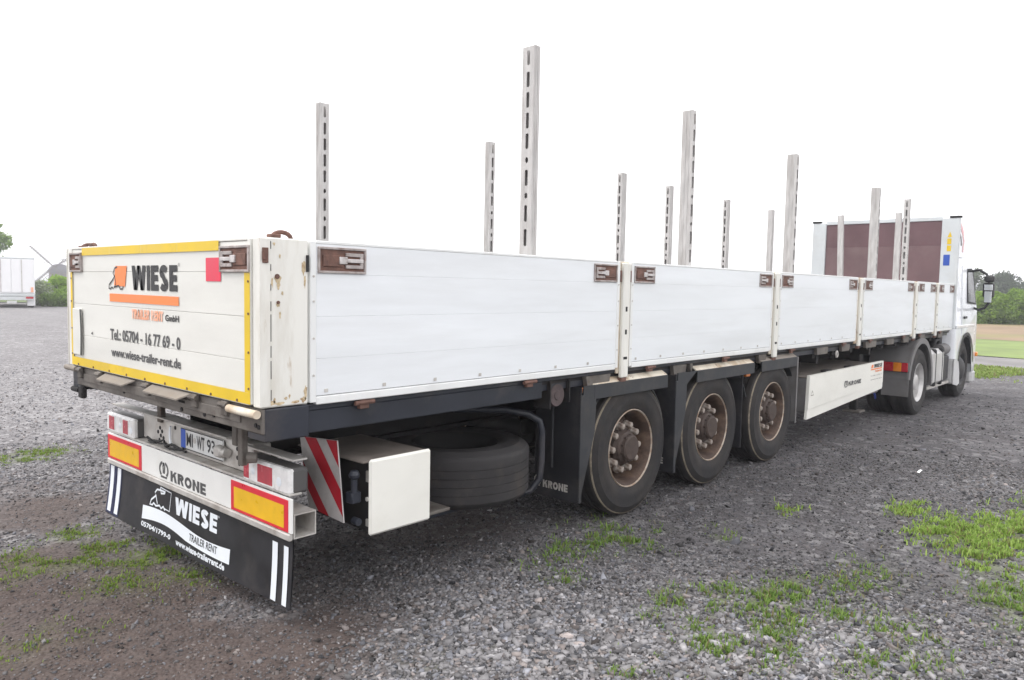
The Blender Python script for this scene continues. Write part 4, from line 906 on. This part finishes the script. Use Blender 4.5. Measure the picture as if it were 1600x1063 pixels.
# cab: side outline with wheel arch, lofted across with rounded shoulders
arch = [(14.36+.60*math.cos(a), .42+.60*math.sin(a)) for a in np.linspace(2.95, .10, 15)]
prof = [(13.47, .62), (13.60, .60)] + arch + [(15.02, .30), (15.22, .30), (15.28, .45), (15.29, 1.10), (15.24, 1.45), (15.02, 2.18), (14.90, 2.36), (14.70, 2.44), (13.62, 2.44), (13.50, 2.40), (13.46, 2.28), (13.46, 1.0)]
cxm, czm = 14.36, 1.45
def ringp(y, ins, tum):
    out = []
    for x, z in prof:
        k_ = max(0, (z-1.45))/1.0
        sx = (x-cxm); sz = (z-czm); L_ = math.hypot(sx, sz)
        fx_ = max(0, 1-ins/max(.3, abs(L_)))
        zz = czm+sz*fx_ if z > .7 else z
        out.append((cxm+sx*fx_, y*(1-.055*k_*tum), zz))
    return out
ys = [(-1.245, .10), (-1.225, .045), (-1.17, .012), (-1.0, 0), (-.5, -.05), (0, -.07), (.5, -.05), (1.0, 0), (1.17, .012), (1.225, .045), (1.245, .10)]
V = []; F = []; n_ = len(prof)
for y, ins in ys: V += ringp(y, ins, 1)
for j in range(len(ys)-1):
    for i in range(n_): F.append((j*n_+i, j*n_+(i+1) % n_, (j+1)*n_+(i+1) % n_, (j+1)*n_+i))
F += [list(range(n_)), list(range((len(ys)-1)*n_, len(ys)*n_))]
CABP = part('cab', MB().add(V, F), M['cab'], K, 50)
yf = lambda z, o=0: -(1.2475+o)*(1-.055*max(0, z-1.45))
dq = lambda a, b_: (a, yf(b_, .004), b_)
dr = lambda a, b_: (a, yf(b_, -.02), b_)
DO = part('door', MB().prism([(13.98, 1.02), (14.20, 1.06), (14.90, 1.06), (15.08, 1.12), (15.10, 1.45), (14.86, 2.24), (14.70, 2.30), (13.98, 2.30)], dq, dr), M['cab'], CABP)
wq = lambda a, b_: (a, yf(b_, .008), b_)
part('door_window', MB().prism([(14.36, 1.63), (15.00, 1.60), (14.82, 2.20), (14.70, 2.24), (14.36, 2.24)], wq, dr), M['glass'], CABP)
part('window_seal', MB().strip(lambda a, b_: (a, yf(b_, .010), b_), [(14.36, 1.63), (15.00, 1.60), (14.82, 2.20), (14.70, 2.24), (14.36, 2.24)], .05, closed=True), M['black'], CABP)
part('door_handle', MB().box(14.06, 14.24, yf(1.3, .022), yf(1.3, -.01), 1.33, 1.375, .008), M['dkplastic'], CABP)
part('body_crease', MB().box(13.50, 14.95, yf(1.2, .010), yf(1.2, -.02), 1.165, 1.215, .006), M['cab'], CABP)
part('rear_window_panel', MB().box(13.44, 13.465, -.9, .9, 1.2, 2.2, .006), M['dkplastic'], CABP)
part('wheel_arch_trim', MB().strip(SIDE(-1.256), [(14.36+.625*math.cos(a), .42+.625*math.sin(a)) for a in np.linspace(2.9, .1, 18)], .06).strip(SIDE(-1.15), [(14.36+.58*math.cos(a), .42+.58*math.sin(a)) for a in np.linspace(3.1, 0, 18)], .14), M['dkplastic'], CABP)
part('arch_liner', MB().prism([(14.36+.61*math.cos(a), .42+.61*math.sin(a)) for a in np.linspace(3.0, .05, 16)]+[(14.36+.57*math.cos(a), .42+.57*math.sin(a)) for a in np.linspace(.05, 3.0, 16)], SIDE(-1.235), SIDE(-.8)), M['dkplastic'], CABP)
part('corner_lamp', MB().box(15.20, 15.31, -1.275, -1.22, .58, .66, .01), M['lens_amber'], CABP)
part('bumper_corner', MB().box(15.0, 15.33, -1.245, 1.245, .06, .31, .04), M['step'], CABP)
part('roof_marker', MB().box(13.66, 13.74, -1.16, -1.10, 2.40, 2.46, .01), M['dkplastic'], CABP)
# roof air deflector
part('air_deflector', MB().prism([(13.62, 2.44), (14.72, 2.46), (14.55, 2.70), (14.15, 3.02), (13.80, 3.14), (13.66, 3.12)], SIDE(-1.13), SIDE(-1.10)).prism([(13.62, 2.44), (14.72, 2.46), (14.55, 2.70), (14.15, 3.02), (13.80, 3.14), (13.66, 3.12)], SIDE(1.10), SIDE(1.13)).prism([(14.72, 2.46), (14.55, 2.70), (14.15, 3.02), (13.80, 3.14), (13.80, 3.11), (14.13, 2.99), (14.52, 2.68), (14.69, 2.46)], SIDE(-1.10), SIDE(1.10)), M['cab'], CABP)
part('deflector_stripe', MB().strip(SIDE(-1.1335), [(13.70, 3.09), (13.95, 3.03), (14.15, 2.90), (14.25, 2.75), (14.20, 2.55)], .11), M['lens_red'], CABP)
part('deflector_stripe', MB().strip(SIDE(-1.1335), [(13.70, 2.96), (13.88, 2.90), (14.02, 2.80), (14.08, 2.66)], .07), M['dkplastic'], CABP)
# mirrors on their arms
MR = part('mirror_arm', MB().tube([(14.80, -1.19, 2.22), (14.76, -1.32, 2.24), (14.74, -1.44, 2.16), (14.74, -1.49, 2.06), (14.74, -1.50, 1.62), (14.75, -1.43, 1.52), (14.80, -1.33, 1.49), (14.88, -1.235, 1.52)], .024, 8), M['dkplastic'], K, 40)
part('mirror_housing', MB().box(14.72, 14.86, -1.57, -1.39, 1.72, 2.00, .03), M['dkplastic'], MR)
part('mirror_face', MB().box(14.712, 14.722, -1.545, -1.425, 1.63, 1.84, .008), M['mirror'], MR)
part('mirror_face', MB().box(14.712, 14.722, -1.555, -1.415, 1.86, 1.97, .008), M['mirror'], MR)
part('wide_mirror', MB().box(14.68, 14.85, -1.57, -1.41, 2.01, 2.14, .035), M['dkplastic'], MR)
# wheels of the tractor
trim_me = MB().lathe([(.262, .060), (.288, .024), (.300, .010), (.304, .016), (.302, .040)], (0, 0, 0), (0, 1, 0), 40).lathe([(.262, .060), (.255, .13), (.235, .16), (.20, .10), (.13, .085), (.12, .05), (.09, .035), (.001, .033)], (0, 0, 0), (0, 1, 0), 40).mesh('wheel', M['steelwheel'], 35)
ttyre = tyre_mesh([M['tyre'], M['tyre']], 'tyre', .32)
fwheel = MB().lathe([(.262, .060), (.288, .024), (.300, .010), (.304, .016), (.302, .040)], (0, 0, 0), (0, 1, 0), 40).lathe([(.262, .060), (.24, .055), (.20, .02), (.16, -.01), (.12, -.03), (.001, -.035)], (0, 0, 0), (0, 1, 0), 40).mesh('wheel', M['dkplastic'], 35)
for x_, y_, me_ in ((11.27, -1.245, trim_me), (11.27, -.90, None), (11.27, .58, None), (11.27, .93, trim_me), (14.36, -1.20, fwheel), (14.36, .88, fwheel)):
    loc = (x_, y_, GZ+RW)
    Wp = put('wheel', me_ or trim_me, K, loc); put('tyre', ttyre, Wp, loc)
part('rear_axle', MB().cyl((11.27, -1.0, GZ+RW), (11.27, 1.0, GZ+RW), .09, n=14).lathe([(.1, -.25), (.22, -.12), (.24, 0), (.22, .12), (.1, .25)], (11.27, 0, GZ+RW), (0, 1, 0), 20), M['under'], K, 40)
for s_ in (-1, 1): part('chassis_rail', MB().box(10.72, 15.0, s_*.40, s_*.47, .52, .82), M['under'], K)
part('fifth_wheel', MB().lathe([(.05, 0), (.50, 0), (.50, .06), (.05, .06)], (11.5, 0, .94), (0, 0, 1), 24).box(11.2, 11.8, -.4, .4, .82, .94), M['under'], K)
# rear mudguards, flap and tail lamp
for s_ in (-1, 1):
    yo, yi = s_*1.262, s_*.66
    def arc(r, a0, a1, n): return [(11.27+r*math.cos(a), GZ+RW+r*math.sin(a)) for a in np.linspace(a0, a1, n)]
    MG = part('mudguard', MB().prism(arc(.68, -.15, 3.0, 22)+arc(.655, 3.0, -.15, 22), SIDE(yo), SIDE(yi)).prism(arc(.70, -.05, 3.0, 22)+arc(.615, 3.0, -.05, 22), SIDE(yo+s_*.004), SIDE(yo-s_*.03)), M['greyplastic'], K, 40)
    part('mud_flap', MB().box(10.605, 10.618, yo, s_*.88, .21, .72, .004), M['greyplastic'], MG)
    TLm = part('tail_lamp', MB().box(10.55, 10.604, s_*1.258, s_*.89, .585, .735, .014), M['lampbody'], MG)
    part('red_lens', MB().box(10.538, 10.552, s_*1.05, s_*.895, .592, .728, .008), M['lens_red'], TLm)
    part('amber_lens', MB().box(10.537, 10.552, s_*1.165, s_*1.052, .592, .728, .008), M['lens_amber'], TLm)
    part('red_lens', MB().box(10.538, 10.552, s_*1.254, s_*1.167, .592, .728, .008), M['lens_red'], TLm)
# tank, air bottles, steps
FT = part('fuel_tank', MB().box(12.08, 12.86, -1.235, -.62, .235, .845, .07), M['tank'], K)
for xx in (12.25, 12.68): part('tank_strap', MB().box(xx, xx+.045, -1.243, -.61, .228, .852, .072), M['dkplastic'], FT)
part('battery_box', MB().box(12.95, 13.42, -1.18, -.6, .25, .70, .03), M['dkplastic'], K)
part('air_bottle', MB().cyl((12.98, -1.10, .80), (13.4, -1.10, .80), .10, n=16), M['greyplastic'], K, 40)
part('exhaust_stack', MB().tube([(13.05, -1.0, .70), (13.05, -1.0, .92), (13.12, -1.0, .97), (13.30, -1.0, .97), (13.37, -1.0, .90), (13.37, -1.0, .70)], .05, 10), M['dkplastic'], K, 40)
part('bulkhead', MB().box(13.30, 13.44, -1.05, 1.05, .55, 1.10, .01), M['dkplastic'], K)
ST = part('cab_step', MB().box(13.48, 13.78, -1.235, -.95, .17, .62, .03), M['step'], K)
part('step_guard', MB().prism([(13.48, .62), (13.80, .58), (13.92, .36), (13.95, .15), (13.80, .12), (13.48, .17)], SIDE(-1.252), SIDE(-1.236)), M['step'], ST)
part('side_underrun', MB().box(12.0, 13.46, -1.19, -1.15, .19, .235, .006), M['galv'], K)

# ================================================================== background
def at(px, py, dist):            # a point seen at a photograph pixel, dist metres away on the ground plane
    d = fw + r2*((px-800)/FPX) - u2*((py-531.5)/FPX); d = d/math.hypot(d.x, d.y); return CAM+d*dist

# white box trailer far left
p0 = at(18.5, 470, 57); dv = (p0-CAM); az = math.atan2(dv.y, dv.x)
BX = thing('box_trailer', 'white box trailer parked far off at the left edge, seen from behind', 'trailer', (p0.x, p0.y, 0))
def bpart(name, mb, m, par, sm=None): return part(name, mb.xf(Matrix.Translation((p0.x, p0.y, -.15)) @ Matrix.Rotation(az, 4, 'Z')), m, par, sm)
bd = bpart('box_body', MB().box(0, 9, -1.24, 1.24, .92, 3.12, .04), M['vanwhite'], BX)
bpart('roof_rail', MB().box(-.03, .1, -1.27, 1.27, 3.08, 3.20, .03), M['headframe'], BX)
for s_ in (-1, 1):
    dd = bpart('rear_door', MB().box(-.035, -.002, s_*.015, s_*1.17, 1.0, 3.05, .01), M['vanwhite'], BX)
    bpart('red_marker', MB().box(-.06, -.036, s_*1.02, s_*1.16, 1.0, 1.32, .01), M['salmon'], dd)
    bpart('lock_rod', MB().cyl((-.06, s_*.55, 1.0), (-.06, s_*.55, 3.05), .02, n=8), M['galv'], dd)
    tl = bpart('tail_lamp', MB().box(-.07, -.001, s_*.75, s_*1.15, .60, .72, .01), M['lens_red'], BX)
    wl = bpart('wheel', MB().cyl((1.6, s_*.86, .5), (1.6, s_*1.2, .5), .5, n=20), M['tyre'], BX)
    bpart('mud_flap', MB().box(.7, .73, s_*.8, s_*1.24, .18, .5, .01), M['black'], BX)
    bpart('wheel', MB().cyl((2.9, s_*.86, .5), (2.9, s_*1.2, .5), .5, n=20), M['tyre'], BX)
bpart('rear_sill', MB().box(-.05, .08, -1.24, 1.24, .76, .91, .01), M['headframe'], BX)
bpart('bumper', MB().box(-.02, .10, -1.2, 1.2, .50, .74, .02), M['headframe'], BX)
bpart('number_plate', MB().box(-.03, -.02, -.26, .26, .30, .46, .004), M['plate'], BX)
bpart('chassis', MB().box(.1, 8.8, -.6, .6, .5, .91), M['under'], BX)
p1 = at(48.6, 470, 57.5)
CBk = MB().box(-.2, .5, -.22, .22, 0, .98, .03).box(-.24, .54, -.26, .26, .92, 1.0, .02).xf(Matrix.Translation((p1.x, p1.y, -.02)) @ Matrix.Rotation(az, 4, 'Z'))
tag(part('gate_post', CBk, M['vanwhite']), 'short white block standing right beside the far box trailer', 'post')

# windmill beyond
wm = at(84, 417, 220); hz = wm.z
WM = thing('windmill', 'old windmill with dark cap and bare sails on the horizon behind the bush', 'windmill', (wm.x, wm.y, hz-13))
dw = (wm-CAM); dw.z = 0; dw.normalize(); sidev = Vector((dw.y, -dw.x, 0))
ctr = wm+dw*2.2+sidev*1.2
part('tower', MB().lathe([(3.6, -13), (2.9, -6), (2.3, -1.6), (2.35, -1.4)], ctr, (0, 0, 1), 12), M['millbrick'], WM)
part('cap', MB().lathe([(2.7, -1.5), (2.6, -1.1), (2.1, -.1), (1.2, .6), (.05, .85)], ctr, (0, 0, 1), 14), M['millcap'], WM, 40)
part('tail_fan', MB().bar(ctr+Vector((0, 0, .6)), ctr+sidev*1.0+Vector((0, 0, 2.0)), .15, .15).bar(ctr+sidev*.3+Vector((0, 0, 1.7)), ctr+sidev*1.6+Vector((0, 0, 2.1)), .7, .1), M['millwood'], WM)
part('wind_shaft', MB().cyl(wm-dw*.3, ctr, .3, n=10), M['millwood'], WM)
for ang in (135, 32, -148+12, -45):
    a = math.radians(ang); dr_ = sidev*math.cos(a)+Vector((0, 0, 1))*math.sin(a); nr = sidev*(-math.sin(a))+Vector((0, 0, 1))*math.cos(a)
    SLm = part('sail', MB().bar(wm-dw*.3, wm-dw*.3+dr_*7.0, .26, .26), M['millwood'], WM)
    mb = MB()
    for k in range(11): c0 = wm-dw*.25+dr_*(1.5+k*.53); mb.bar(c0-nr*.3, c0+nr*.75, .22, .06)
    for e in (.72, .22, -.28): mb.bar(wm-dw*.25+dr_*1.4+nr*e, wm-dw*.25+dr_*6.9+nr*e, .10, .08)
    part('sail_lattice', mb, M['millwood'], SLm)

def foliage(clumps, n, ls, seed, c0, c1):
    r = np.random.default_rng(seed); cl = np.array(clumps); wts = cl[:, 3]*cl[:, 4]*cl[:, 5]; wts = wts**.75; k = r.choice(len(cl), n, p=wts/wts.sum())
    d = r.normal(size=(n, 3)); d /= np.linalg.norm(d, axis=1)[:, None]; rad = r.uniform(.25, 1, n)**.45*(1+r.normal(0, .09, n))
    P = cl[k, :3]+d*rad[:, None]*cl[k, 3:6]
    e1 = r.normal(size=(n, 3)); e1 /= np.linalg.norm(e1, axis=1)[:, None]; e2 = np.cross(e1, d+.6*r.normal(size=(n, 3))); e2 /= np.linalg.norm(e2, axis=1)[:, None]+1e-9
    s = ls*r.uniform(.55, 1.4, n)[:, None]
    V = np.stack([P-e1*s-e2*s*.25, P+e2*s*.6, P+e1*s-e2*s*.2, P-e2*s*.65], 1).reshape(-1, 3)
    F = np.arange(4*n).reshape(-1, 4); t_ = (r.random(n)*.6+.4*r.random(len(cl))[k])[:, None]
    c = np.array(c0)*(1-t_)+np.array(c1)*t_
    return V, F, np.repeat(c, 4, 0)
def tree(name, label, cat, base, h, w, seed, c0, c1, n=5000, ls=.22, trunk=.35, low=.18, group=None, nc=22, dense=1.0):
    r = random.Random(seed); base = Vector(base); t_ = thing(name, label, cat, base, group)
    pts = [base+Vector((0, 0, -.2))]; 
    for i in range(1, 6): pts.append(base+Vector((r.uniform(-.04, .04)*w, r.uniform(-.04, .04)*w, h*.8*i/5)))
    mb = MB().tube(pts, [trunk*h/10*(1-.15*i) for i in range(6)], 8); cl = []
    for i in range(nc):
        f = low+(.93-low)*(i+.5)/nc; prof_ = math.sin(math.pi*min(1, max(.02, (f-low*.4)/(1.04-low*.4)))**.8)
        a = r.uniform(0, 6.28); rr = w/2*prof_*r.uniform(.35, .8)
        c_ = base+Vector((rr*math.cos(a), rr*math.sin(a), h*f)); s0 = w*r.uniform(.13, .22)*dense
        cl.append((c_.x, c_.y, c_.z, s0, s0, s0*r.uniform(.6, .9)))
        o_ = pts[min(5, int(f*5))]; mb.tube([o_, o_.lerp(c_, .55)+Vector((0, 0, -.03*h)), c_], [trunk*h/26, trunk*h/40, trunk*h/90], 5)
    part('trunk', mb, M['bark'], t_, 40)
    V, F, c = foliage(cl, n, ls, seed, c0, c1); put('crown', raw('crown', V, F, M['leaf'], c), t_); return t_
def gnd(px, py, dist): p = at(px, py, dist); return (p.x, p.y, float(height(p.x, p.y)))
DKG = ((.028, .052, .028), (.085, .125, .058)); MDG = ((.08, .15, .022), (.21, .33, .05)); LTG = ((.17, .28, .04), (.36, .50, .09))
tree('leafy_tree', 'tall dark green tree cut off by the left edge of the picture', 'tree', gnd(-42, 470, 92), 9.0, 7.6, 5, *MDG, n=9000, ls=.20, low=.14)
tree('hawthorn_bush', 'pale blossoming bush right of the far box trailer, left of the windmill', 'bush', gnd(63, 470, 62), 1.75, 1.9, 6, (.16, .22, .08), (.55, .60, .45), n=2500, ls=.07, low=.05)
tree('round_bush', 'round light green bush in front of the windmill tower', 'bush', gnd(90, 470, 64), 2.15, 2.5, 7, (.17, .30, .03), (.36, .54, .07), n=5000, ls=.08, low=.03, nc=30)
tree('round_bush', 'green bush half hidden behind the left edge of the tailgate', 'bush', gnd(112, 470, 66), 2.0, 2.4, 8, *LTG, n=4000, ls=.08, low=.03, nc=26)
for i, (px, w_, h_, lb) in enumerate(((76, 2.0, .75, 'low hedge shrub below the blossoming bush'), (97, 2.4, .85, 'low dark hedge shrub below the round light green bush'))):
    tree('low_shrub', lb, 'shrub', gnd(px, 473, 60.5), h_, w_, 20+i, *MDG, n=2200, ls=.06, low=.02, nc=16, group='low shrubs by the far yard edge')
# right: hedge shrubs in front of trees
HL = ['hedge shrub showing through the cab mirror loop', 'hedge shrub just right of the cab mirrors', 'hedge shrub below the dark tree on the right', 'light hedge shrub between the dark tree and the right edge', 'hedge shrub cut off by the right edge of the picture']
for i, px in enumerate((1524, 1545, 1566, 1588, 1610)):
    tree('hedge_shrub', HL[i], 'shrub', gnd(px, 505, 62+i*.5), 2.0+.25*(i % 2)+(.2 if i > 2 else 0), 2.7, 40+i, (.11, .20, .025), (.26, .40, .06), n=5200, ls=.085, low=.02, nc=34, group='shrubs of the hedge behind the field')
for i, px in enumerate((1500, 1480)):
    tree('hedge_shrub', ['hedge shrub directly behind the truck cab', 'hedge shrub hidden behind the cab and headboard'][i], 'shrub', gnd(px, 505, 62.5), 2.0, 2.8, 50+i, *MDG, n=3000, ls=.09, low=.02, nc=26, group='shrubs of the hedge behind the field')
tree('conifer_tree', 'dark grey-green tree standing behind the hedge at the right', 'tree', gnd(1566, 470, 118), 5.0, 6.2, 60, *DKG, n=11000, ls=.15, low=.03, nc=46)
tree('birch_tree', 'pale loose tree seen through the gap of the cab mirrors', 'tree', gnd(1521, 470, 108), 5.4, 4.2, 61, (.06, .085, .045), (.17, .21, .12), n=4500, ls=.13, low=.08, nc=26)
tree('distant_tree', 'small dark tree at the right edge, lower than its neighbour', 'tree', gnd(1606, 470, 125), 4.2, 3.6, 62, *DKG, n=4500, ls=.14, low=.05, nc=22)
tree('distant_tree', 'tree between the mirrors and the dark tree, behind the hedge', 'tree', gnd(1543, 470, 124), 4.4, 3.6, 63, *DKG, n=4500, ls=.14, low=.05, nc=22)

# scrap of paper on the gravel
lp = (6.38, -2.48, float(height(6.38, -2.48))+.012)
tag(part('paper_scrap', MB().add([(-.06, -.012, 0), (.02, -.014, .012), (.08, -.01, .003), (.07, .012, .010), (-.01, .010, .014), (-.07, .010, .004)], [(0, 1, 4, 5), (1, 2, 3, 4)]), M['litter'], None, None, lp), 'small white scrap of paper on the dark gravel right of the trailer', 'litter')

# thin haze volume, added to imitate lens bloom paling the distance
hm = bpy.data.materials.new('bloom_haze'); hm.use_nodes = True; t = hm.node_tree; t.nodes.remove(t.nodes['Principled BSDF'])
pv = N(t, 'ShaderNodeVolumePrincipled'); pv.inputs['Color'].default_value = (.95, .96, 1, 1); pv.inputs['Density'].default_value = .0018; pv.inputs['Anisotropy'].default_value = .3
t.links.new(pv.outputs[0], t.nodes['Material Output'].inputs['Volume'])
tag(part('haze', MB().box(-900, 1200, -950, 1200, -13, 13), hm), 'thin haze added over the yard to imitate lens bloom', 'haze', kind='stuff')
